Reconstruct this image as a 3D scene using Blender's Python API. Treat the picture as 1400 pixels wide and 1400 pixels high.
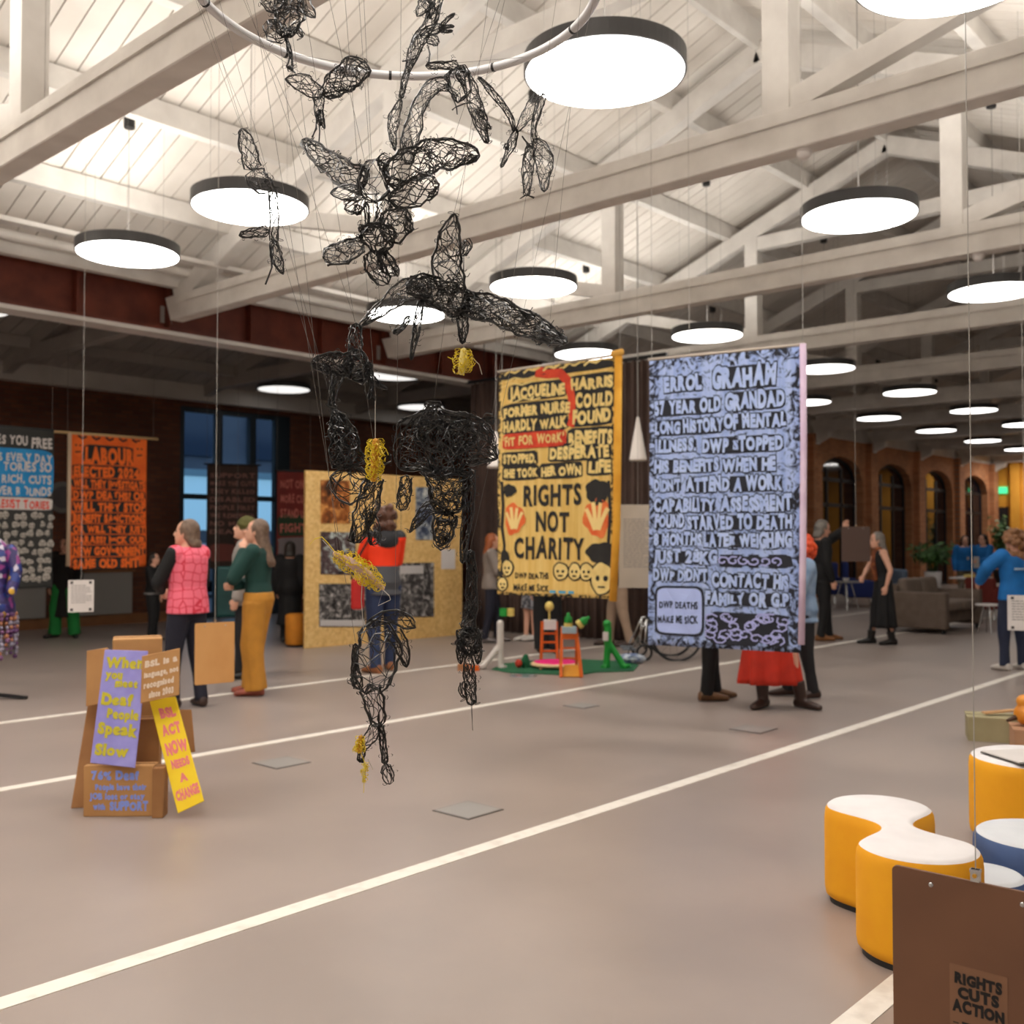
import bpy, bmesh, math, random
from mathutils import Vector, Matrix
for o in list(bpy.data.objects): bpy.data.objects.remove(o, do_unlink=True)
SC = bpy.context.scene
COL = SC.collection
PI = math.pi
def lin(c): return ((c/255)/12.92) if c/255 <= .04045 else (((c/255)+.055)/1.055)**2.4
def rgb(r, g, b): return (lin(r), lin(g), lin(b), 1)

# ------------------------------------------------------------------ camera
EYE = Vector((0, 0, 1.5)); FPX = 1400.0
HEAD = math.radians(42.0); PITCH = math.radians(1.55)
cd = bpy.data.cameras.new('camera'); cam = bpy.data.objects.new('camera', cd); COL.objects.link(cam)
cam.location = EYE; cam.rotation_euler = (PI/2 + PITCH, 0, HEAD - PI/2)
cd.sensor_width = 36; cd.lens = 36; cd.clip_start = .05; cd.clip_end = 200
cd.dof.use_dof = True; cd.dof.focus_distance = 2.75; cd.dof.aperture_fstop = 4.0
SC.camera = cam
FWD = Vector((math.cos(HEAD)*math.cos(PITCH), math.sin(HEAD)*math.cos(PITCH), math.sin(PITCH)))
RGT = Vector((math.sin(HEAD), -math.cos(HEAD), 0)); UPV = RGT.cross(FWD)
def P(px, py, Z): return EYE + FWD*Z + RGT*((px-700)/FPX*Z) + UPV*((700-py)/FPX*Z)   # a point at depth Z
def F(px, py, h=0.0):                                                                # a point on the plane z = h
    d = P(px, py, 1) - EYE; return EYE + d*((h-EYE.z)/d.z)
def depth(p): return (Vector(p)-EYE).dot(FWD)

# ------------------------------------------------------------------ world, light, exposure
w = bpy.data.worlds.new('world'); SC.world = w; w.use_nodes = True
w.node_tree.nodes['Background'].inputs[0].default_value = (.14, .20, .29, 1)
w.node_tree.nodes['Background'].inputs[1].default_value = 2.1
SC.view_settings.view_transform = 'Standard'; SC.view_settings.look = 'None'
SC.view_settings.exposure = 0.38; SC.view_settings.gamma = 1; SC.view_settings.use_curve_mapping = False
SC.cycles.max_bounces = 6; SC.cycles.diffuse_bounces = 4; SC.cycles.glossy_bounces = 3; SC.cycles.transparent_max_bounces = 8
SC.cycles.sample_clamp_indirect = 4; SC.cycles.use_denoising = True
BAY = 3.65; U0 = 5.0; LAMPZ = 4.37
DISC_E = 11.0; DISC_TOP = 11.0; DIM_E = .8
def lamp(name, loc, power, size, down=True, col=(1, .955, .90)):
    l = bpy.data.lights.new(name, 'AREA'); l.shape = 'DISK'; l.size = size; l.energy = power; l.color = col
    o = bpy.data.objects.new(name, l); COL.objects.link(o); o.location = loc
    o.rotation_euler = (0 if down else PI, 0, 0); return o
# unseen lights set where the same pendant grid would continue outside the frame
for k, v in [(-2, 1.7), (-2, 3.7), (-2, 7.57), (-2, 9.6), (-1, 1.7), (-1, 3.7), (-1, 7.57), (-1, 9.6), (1, 1.7), (2, 1.7), (3, 1.7), (3, 3.7), (4, 3.7), (5, 1.7), (6, 3.7), (8, 3.7)]:
    lamp('unseen_lamp', (U0+BAY*k, v, LAMPZ), 24 if k < 0 else (18 if k == 1 else 8 if k < 3 else 6), 1.0)
for k, v, e in [(-2, 2.7, 130), (-2, 8.6, 140), (-1, 2.7, 130), (-1, 8.6, 80), (-1, 10.6, 90), (1, 1.7, 40)]:  # added upward lights, out of view, that brighten the near ceiling
    lamp('added_uplight', (U0+BAY*k, v, LAMPZ+.12), e, 1.6, False)

for k, v in [(8.7, 7.57), (9.2, 10.4)]: lamp('unseen_lamp', (U0+BAY*k, v, LAMPZ), 55, 1.0)  # unseen lamps added to wash the far wall with light
# ------------------------------------------------------------------ materials
MATS = {}
def mat(name, col, rough=.6, metal=0, spec=.5, emit=0, emitcol=None):
    if name in MATS: return MATS[name]
    m = bpy.data.materials.new(name); m.use_nodes = True; b = m.node_tree.nodes['Principled BSDF']
    b.inputs['Base Color'].default_value = col; b.inputs['Roughness'].default_value = rough
    b.inputs['Metallic'].default_value = metal; b.inputs['Specular IOR Level'].default_value = spec
    if emit:
        b.inputs['Emission Color'].default_value = emitcol or col; b.inputs['Emission Strength'].default_value = emit
    MATS[name] = m; return m
def N(m, t, **k):
    n = m.node_tree.nodes.new(t)
    for a, v in k.items(): setattr(n, a, v)
    return n
def L(m, a, b): m.node_tree.links.new(a, b)
def ramp(m, fac, stops, interp='LINEAR'):
    r = N(m, 'ShaderNodeValToRGB'); r.color_ramp.interpolation = interp
    e = r.color_ramp.elements
    while len(e) < len(stops): e.new(.5)
    for i, (p, c) in enumerate(stops): e[i].position = p; e[i].color = c
    L(m, fac, r.inputs[0]); return r
def coords(m, kind='Object', scale=(1, 1, 1), rot=(0, 0, 0)):
    t = N(m, 'ShaderNodeTexCoord'); mp = N(m, 'ShaderNodeMapping')
    mp.inputs['Scale'].default_value = scale; mp.inputs['Rotation'].default_value = rot
    L(m, t.outputs[kind], mp.inputs[0]); return mp.outputs[0]
def noisy(name, stops, scale=5, detail=4, rough=.6, kind='Object', vs=(1, 1, 1), dist=0, bump=0, spec=.5, rr=None, metal=0):
    if name in MATS: return MATS[name]
    m = mat(name, stops[0][1], rough, metal, spec); b = m.node_tree.nodes['Principled BSDF']
    c = coords(m, kind, vs); n = N(m, 'ShaderNodeTexNoise'); n.inputs['Scale'].default_value = scale
    n.inputs['Detail'].default_value = detail; n.inputs['Distortion'].default_value = dist
    L(m, c, n.inputs['Vector']); r = ramp(m, n.outputs['Fac'], stops); L(m, r.outputs[0], b.inputs['Base Color'])
    if bump:
        bp = N(m, 'ShaderNodeBump'); bp.inputs['Strength'].default_value = bump; bp.inputs['Distance'].default_value = .02
        L(m, n.outputs['Fac'], bp.inputs['Height']); L(m, bp.outputs[0], b.inputs['Normal'])
    if rr:
        mr = N(m, 'ShaderNodeMapRange'); mr.inputs[3].default_value, mr.inputs[4].default_value = rr
        L(m, n.outputs['Fac'], mr.inputs[0]); L(m, mr.outputs[0], b.inputs['Roughness'])
    return m
M_white = noisy('white_painted_timber', [(.3, rgb(204, 199, 193)), (.7, rgb(226, 222, 216))], 3, 5, .55, vs=(1, 1, 1), bump=.05)
M_board = noisy('cream_boards', [(.3, rgb(214, 207, 198)), (.7, rgb(232, 226, 218))], 1.5, 4, .65)
M_gap = mat('board_gap', rgb(84, 72, 62), .9)
M_greyw = noisy('grey_painted_ceiling', [(.3, rgb(150, 145, 140)), (.7, rgb(170, 165, 160))], 1.5, 4, .65)
M_plaster = noisy('white_plaster', [(.3, rgb(190, 186, 180)), (.7, rgb(205, 200, 194))], 2, 3, .8)
M_floor = noisy('taupe_resilient_floor', [(.35, rgb(150, 138, 131)), (.65, rgb(160, 147, 139))], 1.2, 6, .38, rr=(.30, .42), spec=.38)
M_line = noisy('worn_white_floor_paint', [(.25, rgb(214, 206, 194)), (.5, rgb(236, 230, 220))], 9, 5, .5)
M_red = noisy('rust_red_steel', [(.3, rgb(92, 40, 27)), (.7, rgb(120, 56, 38))], 4, 5, .6)
M_black = mat('matt_black', rgb(26, 26, 28), .5)
M_rim = mat('graphite_rim', rgb(66, 66, 68), .45)
M_thread = mat('nylon_thread', rgb(176, 172, 166), .3)
M_thr = mat('grey_thread', rgb(120, 116, 112), .4)
M_steel = mat('bright_steel', rgb(200, 200, 200), .25, 1)
def brick(name, c1, c2, mo, sc=1.0, plane='XZ'):
    if name in MATS: return MATS[name]
    m = mat(name, c1, .85); b = m.node_tree.nodes['Principled BSDF']
    t = N(m, 'ShaderNodeTexCoord'); s = N(m, 'ShaderNodeSeparateXYZ'); c = N(m, 'ShaderNodeCombineXYZ')
    L(m, t.outputs['Object'], s.inputs[0]); L(m, s.outputs['X' if plane == 'XZ' else 'Y'], c.inputs[0]); L(m, s.outputs['Z'], c.inputs[1])
    k = N(m, 'ShaderNodeTexBrick'); k.inputs['Color1'].default_value = c1; k.inputs['Color2'].default_value = c2; k.inputs['Mortar'].default_value = mo
    k.inputs['Scale'].default_value = sc; k.inputs['Brick Width'].default_value = .225; k.inputs['Row Height'].default_value = .075; k.inputs['Mortar Size'].default_value = .008
    L(m, c.outputs[0], k.inputs['Vector'])
    n = N(m, 'ShaderNodeTexNoise'); n.inputs['Scale'].default_value = 1.3; n.inputs['Detail'].default_value = 6; L(m, t.outputs['Object'], n.inputs['Vector'])
    mx = N(m, 'ShaderNodeMix', data_type='RGBA', blend_type='MULTIPLY'); mx.inputs[0].default_value = .55
    r = ramp(m, n.outputs['Fac'], [(.3, (.45, .42, .4, 1)), (.7, (1.1, 1.05, 1, 1))])
    L(m, k.outputs['Color'], mx.inputs[6]); L(m, r.outputs[0], mx.inputs[7]); L(m, mx.outputs[2], b.inputs['Base Color'])
    return m
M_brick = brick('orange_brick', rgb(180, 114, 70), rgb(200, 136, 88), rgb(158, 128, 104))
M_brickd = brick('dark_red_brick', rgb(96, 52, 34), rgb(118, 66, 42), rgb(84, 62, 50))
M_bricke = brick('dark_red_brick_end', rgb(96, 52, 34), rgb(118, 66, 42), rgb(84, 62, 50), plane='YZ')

# ------------------------------------------------------------------ mesh builder
class MB:
    def __init__(s): s.v = []; s.f = []
    def add(s, vs, fs):
        n = len(s.v); s.v += [Vector(p) for p in vs]; s.f += [tuple(i+n for i in f) for f in fs]; return s
    def box(s, c, d, M=None):
        c = Vector(c); x, y, z = d[0]/2, d[1]/2, d[2]/2
        pts = [Vector((a*x, b*y, e*z)) for a in (-1, 1) for b in (-1, 1) for e in (-1, 1)]
        if M is not None: pts = [M @ p for p in pts]
        return s.add([c+p for p in pts], [(0, 1, 3, 2), (4, 6, 7, 5), (0, 4, 5, 1), (2, 3, 7, 6), (0, 2, 6, 4), (1, 5, 7, 3)])
    def bar(s, a, b, wd, ht, up=Vector((0, 0, 1))):        # rectangular bar from a to b
        a, b = Vector(a), Vector(b); t = (b-a).normalized(); sd = t.cross(up)
        if sd.length < 1e-4: sd = t.cross(Vector((1, 0, 0)))
        sd.normalize(); u = sd.cross(t)
        r = [sd*wd/2+u*ht/2, -sd*wd/2+u*ht/2, -sd*wd/2-u*ht/2, sd*wd/2-u*ht/2]
        return s.add([a+q for q in r]+[b+q for q in r], [(3, 2, 1, 0), (4, 5, 6, 7), (0, 1, 5, 4), (1, 2, 6, 5), (2, 3, 7, 6), (3, 0, 4, 7)])
    def loft(s, rings, n=16, caps=True, power=1.0):              # rings: (centre, ax, ay)
        base = len(s.v); m = len(rings)
        for c, ax, ay in rings:
            c, ax, ay = Vector(c), Vector(ax), Vector(ay)
            for i in range(n):
                a = 2*PI*i/n; ca, sa = math.cos(a), math.sin(a)
                if power != 1: ca = math.copysign(abs(ca)**power, ca); sa = math.copysign(abs(sa)**power, sa)
                s.v.append(c+ax*ca+ay*sa)
        for j in range(m-1):
            for i in range(n):
                k = (i+1) % n; s.f.append((base+j*n+i, base+j*n+k, base+(j+1)*n+k, base+(j+1)*n+i))
        if caps:
            s.f.append(tuple(base+i for i in reversed(range(n)))); s.f.append(tuple(base+(m-1)*n+i for i in range(n)))
        return s
    def tube(s, pts, rad, n=8, caps=True, round_ends=False):
        pts = [Vector(p) for p in pts]; m = len(pts)
        if not hasattr(rad, '__len__'): rad = [rad]*m
        ts = [((pts[min(i+1, m-1)]-pts[max(i-1, 0)]).normalized()) for i in range(m)]
        ref = Vector((0, 0, 1)) if abs(ts[0].z) < .9 else Vector((1, 0, 0))
        sd = ts[0].cross(ref).normalized(); rings = []
        for i in range(m):
            sd = (sd-ts[i]*sd.dot(ts[i]))
            if sd.length < 1e-5: sd = ts[i].orthogonal()
            sd.normalize(); up = ts[i].cross(sd); rings.append((pts[i], sd*rad[i], up*rad[i]))
        if round_ends:
            def cap(i, sg):
                c, a, b = rings[i]; r = rad[i]; out = []
                for q in (.35, .65, .87, .985):
                    k = math.sqrt(max(0, 1-q*q)); out.append((c+ts[i]*sg*r*q, a*k, b*k))
                return out
            rings = list(reversed(cap(0, -1)))+rings+cap(m-1, 1)
        return s.loft(rings, n, caps)
    def wire(s, pts, r, n=3):                                  # cheap open tube for thin wire
        pts = [Vector(p) for p in pts]; base = len(s.v); m = len(pts)
        t0 = (pts[-1]-pts[0]); sd = t0.cross(Vector((.31, .57, .76)))
        if sd.length < 1e-7: sd = Vector((1, 0, 0))
        sd.normalize(); up = sd.cross(t0.normalized() if t0.length > 1e-7 else Vector((0, 0, 1)))
        for p in pts:
            for i in range(n): s.v.append(p+(sd*math.cos(2*PI*i/n)+up*math.sin(2*PI*i/n))*r)
        for j in range(m-1):
            for i in range(n):
                k = (i+1) % n; s.f.append((base+j*n+i, base+j*n+k, base+(j+1)*n+k, base+(j+1)*n+i))
        return s
    def ball(s, c, r, n=12, m=8, M=None):
        c = Vector(c); r = r if hasattr(r, '__len__') else (r, r, r); base = len(s.v)
        M = M or Matrix.Identity(3)
        for j in range(1, m):
            b = PI*j/m
            for i in range(n):
                a = 2*PI*i/n; s.v.append(c+M @ Vector((r[0]*math.sin(b)*math.cos(a), r[1]*math.sin(b)*math.sin(a), r[2]*math.cos(b))))
        s.v.append(c+M @ Vector((0, 0, r[2]))); s.v.append(c-M @ Vector((0, 0, r[2]))); t, d = len(s.v)-2, len(s.v)-1
        for j in range(m-2):
            for i in range(n):
                k = (i+1) % n; s.f.append((base+j*n+i, base+(j+1)*n+i, base+(j+1)*n+k, base+j*n+k))
        for i in range(n):
            k = (i+1) % n; s.f.append((t, base+i, base+k)); s.f.append((d, base+(m-2)*n+k, base+(m-2)*n+i))
        return s
    def prism(s, poly, d0, d1, M):                               # polygon in local xy extruded z d0..d1, then M
        n = len(poly); a = [M @ Vector((p[0], p[1], d0)) for p in poly]; b = [M @ Vector((p[0], p[1], d1)) for p in poly]
        return s.add(a+b, [tuple(reversed(range(n))), tuple(range(n, 2*n))]+[(i, (i+1) % n, n+(i+1) % n, n+i) for i in range(n)])
    def grid(s, fn, nu, nv):
        base = len(s.v)
        for j in range(nv+1):
            for i in range(nu+1): s.v.append(Vector(fn(i/nu, j/nv)))
        for j in range(nv):
            for i in range(nu):
                a = base+j*(nu+1)+i; s.f.append((a, a+1, a+nu+2, a+nu+1))
        return s
    def lathe(s, prof, c=(0, 0, 0), n=24):
        c = Vector(c); return s.loft([(c+Vector((0, 0, z)), (max(r, 1e-4), 0, 0), (0, max(r, 1e-4), 0)) for r, z in prof], n)
    def mesh(s, name, m=None, smooth=False, fix=True):
        me = bpy.data.meshes.new(name); me.from_pydata([tuple(p) for p in s.v], [], s.f)
        if fix:
            bm = bmesh.new(); bm.from_mesh(me); bmesh.ops.recalc_face_normals(bm, faces=bm.faces); bm.to_mesh(me); bm.free()
        if m: me.materials.append(m)
        if smooth: me.shade_smooth()
        return me
    def build(s, name, m, parent=None, smooth=False, origin=None, fix=True):
        """world-space geometry; the object's origin goes to its parent's place or to origin"""
        if parent is not None:
            inv = WORLD[parent.name].inverted()
            s.v = [inv @ p for p in s.v]
        elif origin is not None:
            og = Vector(origin); s.v = [p-og for p in s.v]
        o = bpy.data.objects.new(name, s.mesh(name, m, smooth, fix)); COL.objects.link(o)
        if parent is not None: o.parent = parent; WORLD[o.name] = WORLD[parent.name].copy()
        else:
            if origin is not None: o.location = origin
            WORLD[o.name] = Matrix.Translation(Vector(origin) if origin is not None else Vector((0, 0, 0)))
        return o
WORLD = {}
def tag(o, label, cat, group=None, kind=None):
    if label: o['label'] = label
    if cat: o['category'] = cat
    if group: o['group'] = group
    if kind: o['kind'] = kind
    return o
def thing(name, label, cat, loc, rz=0, group=None, kind=None):
    o = bpy.data.objects.new(name, None); COL.objects.link(o); o.location = loc; o.rotation_euler = (0, 0, rz)
    o.empty_display_size = .1
    WORLD[o.name] = Matrix.Translation(Vector(loc)) @ Matrix.Rotation(rz, 4, 'Z'); return tag(o, label, cat, group, kind)
def struct(name, mb, m, smooth=False):
    return tag(mb.build(name, m, None, smooth), None, None, None, 'structure')
def bevel(o, wd=.01, seg=2):
    md = o.modifiers.new('bevel', 'BEVEL'); md.width = wd; md.segments = seg; md.limit_method = 'ANGLE'; return o
def remesh(mb, voxel, smooth=4):
    me = mb.mesh('tmp', None, False, True); o = bpy.data.objects.new('tmp', me); COL.objects.link(o)
    r = o.modifiers.new('r', 'REMESH'); r.mode = 'VOXEL'; r.voxel_size = voxel
    q = o.modifiers.new('s', 'SMOOTH'); q.factor = .5; q.iterations = smooth
    dg = bpy.context.evaluated_depsgraph_get(); me2 = bpy.data.meshes.new_from_object(o.evaluated_get(dg))
    bpy.data.objects.remove(o, do_unlink=True); bpy.data.meshes.remove(me)
    out = MB(); out.v = [v.co.copy() for v in me2.vertices]; out.f = [tuple(p.vertices) for p in me2.polygons]
    bpy.data.meshes.remove(me2); return out

# ------------------------------------------------------------------ letters (the built-in font), read once
GLY = {}
def read_glyphs(chars, off):
    objs = []
    for ch in chars:
        cu = bpy.data.curves.new('g', 'FONT'); cu.body = ch; cu.size = 1; cu.offset = off; cu.resolution_u = 3
        o = bpy.data.objects.new('g', cu); COL.objects.link(o); objs.append((ch, o, cu))
    bpy.context.view_layer.update(); dg = bpy.context.evaluated_depsgraph_get()
    for ch, o, cu in objs:
        me = bpy.data.meshes.new_from_object(o.evaluated_get(dg))
        vs = [(v.co.x, v.co.y) for v in me.vertices]; fs = [tuple(p.vertices) for p in me.polygons]
        GLY[(ch, off)] = (vs, fs); bpy.data.meshes.remove(me)
    for ch, o, cu in objs: bpy.data.objects.remove(o, do_unlink=True); bpy.data.curves.remove(cu)
CH = "ABCDEFGHIJKLMNOPQRSTUVWXYZ0123456789abcdefghijklmnoprstuvwyk%.'?,&"
B0, B1, B2, B3 = .0, .035, .07, .13
for off in (B0, B1, B2, B3): read_glyphs(CH, off)
CAPH = max(y for x, y in GLY[('H', B0)][0])
def letters(mb, text, x0, x1, yb, ht, off, fn, seed=0, jit=1.0, d=.004, slope=0.0):
    """letters of text between x0 and x1, baseline yb, capital height ht; fn(x, y, d) puts them on a surface. The same seed gives halo and letter the same jitter"""
    rnd = random.Random(seed); adv = []; X = 0
    for ch in text:
        if ch == ' ': adv.append((X, 0)); X += .38; continue
        vs = GLY[(ch, B0)][0]; mn = min(v[0] for v in vs); mx = max(v[0] for v in vs); adv.append((X-mn, (mx-mn))); X += (mx-mn)+.17
    sx = (x1-x0)/max(X-.17, .1); sy = ht*.88/CAPH
    for ch, (ax, wd) in zip(text, adv):
        if ch == ' ': continue
        vs, fs = GLY[(ch, off)]; rot = rnd.uniform(-.07, .07)*jit; k = 1+rnd.uniform(-.14, .06)*jit; dy = rnd.uniform(-.02, .08)*jit*ht; kx = 1+rnd.uniform(-.06, .06)*jit
        cx = wd/2; out = []
        for x, y in vs:
            lx, ly = (x-cx)*sx*kx, y*sy*k; rx = lx*math.cos(rot)-ly*math.sin(rot); ry = lx*math.sin(rot)+ly*math.cos(rot)
            px = x0+(ax+cx)*sx+rx; out.append(fn(px, yb+dy+ry+slope*(px-x0), d))
        mb.add(out, fs)

# ================================================================== THE HALL (x runs along the hall, y across it)
UA, UB, V0, V1, VW = -7.0, 40.1, -1.3, 12.15, 17.4
MID = 5.63; APEX = 7.05; SL = .40
def raft(v): return APEX-SL*abs(v-MID)                       # rafter centre height
def brd(v): return raft(v)+.36                               # underside of the roof boards
struct('floor', MB().box(((UA+UB)/2, (V0+VW)/2, -.1), (UB-UA+.6, VW-V0+.6, .2)), M_floor)
m = MB()
for vl in (1.37, 3.47, 6.42, 8.75): m.box(((UA+UB)/2, vl, .0015), (UB-UA, .092, .003))
struct('floor_line', m, M_line)
def planks(name, va, vb, zf, mt, step=.21, gap=.014):
    m = MB(); u = UA
    while u < UB:
        m.add([(u, va, zf(va)), (u+step-gap, va, zf(va)), (u+step-gap, vb, zf(vb)), (u, vb, zf(vb)),
               (u, va, zf(va)+.03), (u+step-gap, va, zf(va)+.03), (u+step-gap, vb, zf(vb)+.03), (u, vb, zf(vb)+.03)],
              [(0, 1, 2, 3), (4, 7, 6, 5), (0, 4, 5, 1), (2, 6, 7, 3), (0, 3, 7, 4), (1, 5, 6, 2)]); u += step
    struct(name, m, mt)
    bk = MB().add([(UA-.2, va, zf(va)+.035), (UB+.2, va, zf(va)+.035), (UB+.2, vb, zf(vb)+.035), (UA-.2, vb, zf(vb)+.035)], [(0, 1, 2, 3)])
    struct(name+'_backing', bk, M_gap)
planks('ceiling', MID, V1+.25, brd, M_board); planks('ceiling_right', V0, MID, brd, M_board)
AIS = lambda v: 4.35+.25*(VW-v)
planks('ceiling_aisle', V1+.2, VW+.1, AIS, M_greyw, .24)
PURL = (1.2, 2.5, 3.8, 5.05)
n = 0
for s in (-1, 1):
    for d in PURL+(6.2,):
        v = MID+s*d; n += 1
        struct('purlin', MB().box(((UA+UB)/2, v, raft(v)+.24), (UB-UA, .12, .23)), M_white)
struct('ridge_beam', MB().box(((UA+UB)/2, MID, APEX+.2), (UB-UA, .07, .34)), M_white)
for v in (13.6, 14.9, 16.2): struct('purlin_aisle', MB().box(((UA+UB)/2, v, AIS(v)-.09), (UB-UA, .10, .18)), M_greyw)
# left side of the nave: rust red plate girder with white gutter and wall plate on it
m = MB(); g0, g1 = UA, 14.4
m.box(((g0+g1)/2, 12.22, 4.50), (g1-g0, .03, .56)); m.box(((g0+g1)/2, 12.22, 4.79), (g1-g0, .30, .03)); m.box(((g0+g1)/2, 12.22, 4.21), (g1-g0, .30, .035))
u = g0+.4
while u < g1: m.box((u, 12.14, 4.5), (.02, .14, .54)); m.box((u, 12.30, 4.5), (.02, .14, .54)); u += 1.22
struct('girder_beam', m, M_red)
struct('trim_1', MB().box(((g0+g1)/2, 12.22, 4.165), (g1-g0, .34, .05)), M_white)
struct('trim_2', MB().box(((UA+UB)/2, 11.98, 4.90), (UB-UA, .16, .2)), M_white)
struct('wall_valley', MB().box(((UA+UB)/2, 12.36, 5.3), (UB-UA, .05, 1.1)), M_plaster)
m = MB()
m.tube([(UA, 11.55, 4.84), (UB, 11.55, 4.84)], .055, 10)
struct('trim_conduit', m, M_white)
struct('cable_tray', MB().box(((UA+UB)/2, 11.0, 4.83), (UB-UA, .16, .05)), M_white)
# right wall, near end wall: behind or beside the camera
struct('wall_right', MB().box(((UA+UB)/2, V0-.1, 2.9), (UB-UA, .2, 5.8)), M_plaster)
struct('wall_near', MB().box((UA-.1, (V0+VW)/2, 3.8), (.2, VW-V0, 7.6)), M_plaster)
# far end wall, warm yellow
M_yel = noisy('warm_yellow_wall', [(.3, rgb(206, 142, 40)), (.7, rgb(226, 160, 52))], 2, 3, .7)
struct('wall_far', MB().box((UB+.1, (V0+V1)/2, 3.8), (.2, V1-V0+.4, 7.6)), M_yel)
d = MB().box((UB-.03, 11.84, 1.35), (.06, .5, 2.7)); struct('door_1', d, mat('dark_door', rgb(30, 30, 34), .4))
struct('door_2', MB().box((UB-.03, 9.6, 1.35), (.06, 1.3, 2.7)), mat('dark_door', rgb(30, 30, 34), .4))
for v in (10.3, 11.3): struct('trim_pier', MB().box((UB-.12, v, 2.4), (.22, .32, 4.8)), M_yel)
# arched brick wall between nave and rear yard
m = MB(); WY = 12.25; WT = .42; ARW = 2.75; SPR = 3.15; RISE = .62; WTOP = 4.25
win = []
k = 2
uu = 14.4
while True:
    c = U0+BAY*(k+1)+.0
    if c+ARW/2 > UB: break
    win.append(c); k += 1
edges = [uu]+sum([[c-ARW/2, c+ARW/2] for c in win], [])+[UB]
for a, b in zip(edges[0::2], edges[1::2]):
    m.box(((a+b)/2, WY, WTOP/2), (b-a, WT, WTOP))
    if b-a < 1.5: m.box(((a+b)/2, WY-WT/2-.08, WTOP/2), (.5, .18, WTOP))
for c in win:
    pts = [(-ARW/2+ARW*i/14, SPR+RISE*math.sqrt(max(0, 1-(2*i/14-1)**2))) for i in range(15)]
    poly = pts+[(ARW/2, WTOP), (-ARW/2, WTOP)]
    m.prism(poly, -WT/2, WT/2, Matrix.Translation((c, WY, 0)) @ Matrix.Rotation(PI/2, 4, 'X'))
struct('wall_arched', m, M_brick)
struct('trim_3', MB().box(((uu+UB)/2, 12.2, (WTOP+4.95)/2), (UB-uu, .36, 4.95-WTOP)), M_white)
M_glassd = mat('dark_night_glass', rgb(14, 18, 26), .06, 0, .9)
M_frame = mat('dark_window_frame', rgb(24, 27, 32), .5)
for i, c in enumerate(win):
    g = MB(); pts = [(-ARW/2+ARW*j/14, SPR+RISE*math.sqrt(max(0, 1-(2*j/14-1)**2))) for j in range(15)]
    g.prism([(-ARW/2, 0.0)]+pts+[(ARW/2, 0.0)], -.012, .012, Matrix.Translation((c, WY+.05, 0)) @ Matrix.Rotation(PI/2, 4, 'X'))
    wd = struct('window_%d' % (i+1), g, M_glassd)
    f = MB()
    for q in (-1.36, -.46, .46, 1.36): f.box((c+q, WY+.05, (SPR+.3)/2), (.09, .09, SPR+.3))
    for z in (.05, 2.45, SPR): f.box((c, WY+.05, z), (ARW, .09, .10))
    for j in range(14):
        a, b = pts[j], pts[j+1]; f.bar((c+a[0], WY+.05, a[1]-.03), (c+b[0], WY+.05, b[1]-.03), .09, .10)
    f.build('window_frame', M_frame, wd)
# aisle outer wall: dark brick, a tall three-light window, white band above
W0, W1, WH = 10.05, 12.55, 4.02
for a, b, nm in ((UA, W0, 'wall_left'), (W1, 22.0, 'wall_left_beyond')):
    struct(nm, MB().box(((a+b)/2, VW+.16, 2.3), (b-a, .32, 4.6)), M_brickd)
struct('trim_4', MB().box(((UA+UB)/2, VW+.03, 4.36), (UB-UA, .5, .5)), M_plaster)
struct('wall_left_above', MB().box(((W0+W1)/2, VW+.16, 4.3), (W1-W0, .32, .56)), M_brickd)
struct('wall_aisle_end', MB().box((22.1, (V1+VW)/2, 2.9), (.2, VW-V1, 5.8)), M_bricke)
struct('baseboard_left', MB().box(((UA+W0)/2, VW-.02, .09), (W0-UA, .04, .18)), noisy('brown_skirting', [(.3, rgb(120, 78, 44)), (.7, rgb(138, 92, 54))], 3, 4, .5))
M_glass = mat('clear_window_glass', rgb(235, 242, 245), .03)
M_glass.node_tree.nodes['Principled BSDF'].inputs['Transmission Weight'].default_value = 1; M_glass.node_tree.nodes['Principled BSDF'].inputs['IOR'].default_value = 1.02
wd = struct('window_glazing', MB().box(((W0+W1)/2, VW+.12, WH/2), (W1-W0, .012, WH)), M_glass)
f = MB(); M_tealf = mat('dark_teal_window_frame', rgb(30, 42, 50), .5)
for u in (W0+.04, W0+.86, W0+1.62, W1-.18): f.box((u, VW+.10, WH/2), (.14 if u < W1-.3 else .36, .12, WH))
for z in (.06, 2.32, WH-.05): f.box(((W0+W1)/2, VW+.10, z), (W1-W0, .10, .10))
f.build('window_frame', M_tealf, wd)
# what stands outside in the dusk
struct('ground_outside', MB().box((14, 33, -.12), (60, 30, .1)), mat('dusk_pavement', rgb(96, 104, 112), .8))
t = thing('office_building', 'pale blue-lit building across the street seen through the tall window', 'building', (17, 30, 0))
MB().box((17, 30, 6), (34, 2, 12)).build('facade', noisy('dusk_concrete', [(.3, rgb(88, 98, 112)), (.7, rgb(120, 128, 138))], .6, 3, .8), t)
for z, h in ((2.75, 1.9),): MB().box((17, 28.95, z), (34, .1, h)).build('lit_shopfront', mat('lit_shop_glass', rgb(150, 186, 208), .3, emit=.6, emitcol=rgb(140, 188, 216)), t)
for z in (4.9, 8.2):
    for u in range(2, 33, 3): MB().box((u, 28.97, z), (1.7, .08, 1.5)).build('window', mat('dusk_pane', rgb(60, 78, 100), .1), t)
    MB().box((17, 28.9, z-1.3), (34, .3, .22)).build('ledge', mat('pale_ledge', rgb(150, 190, 205), .6), t)
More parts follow.
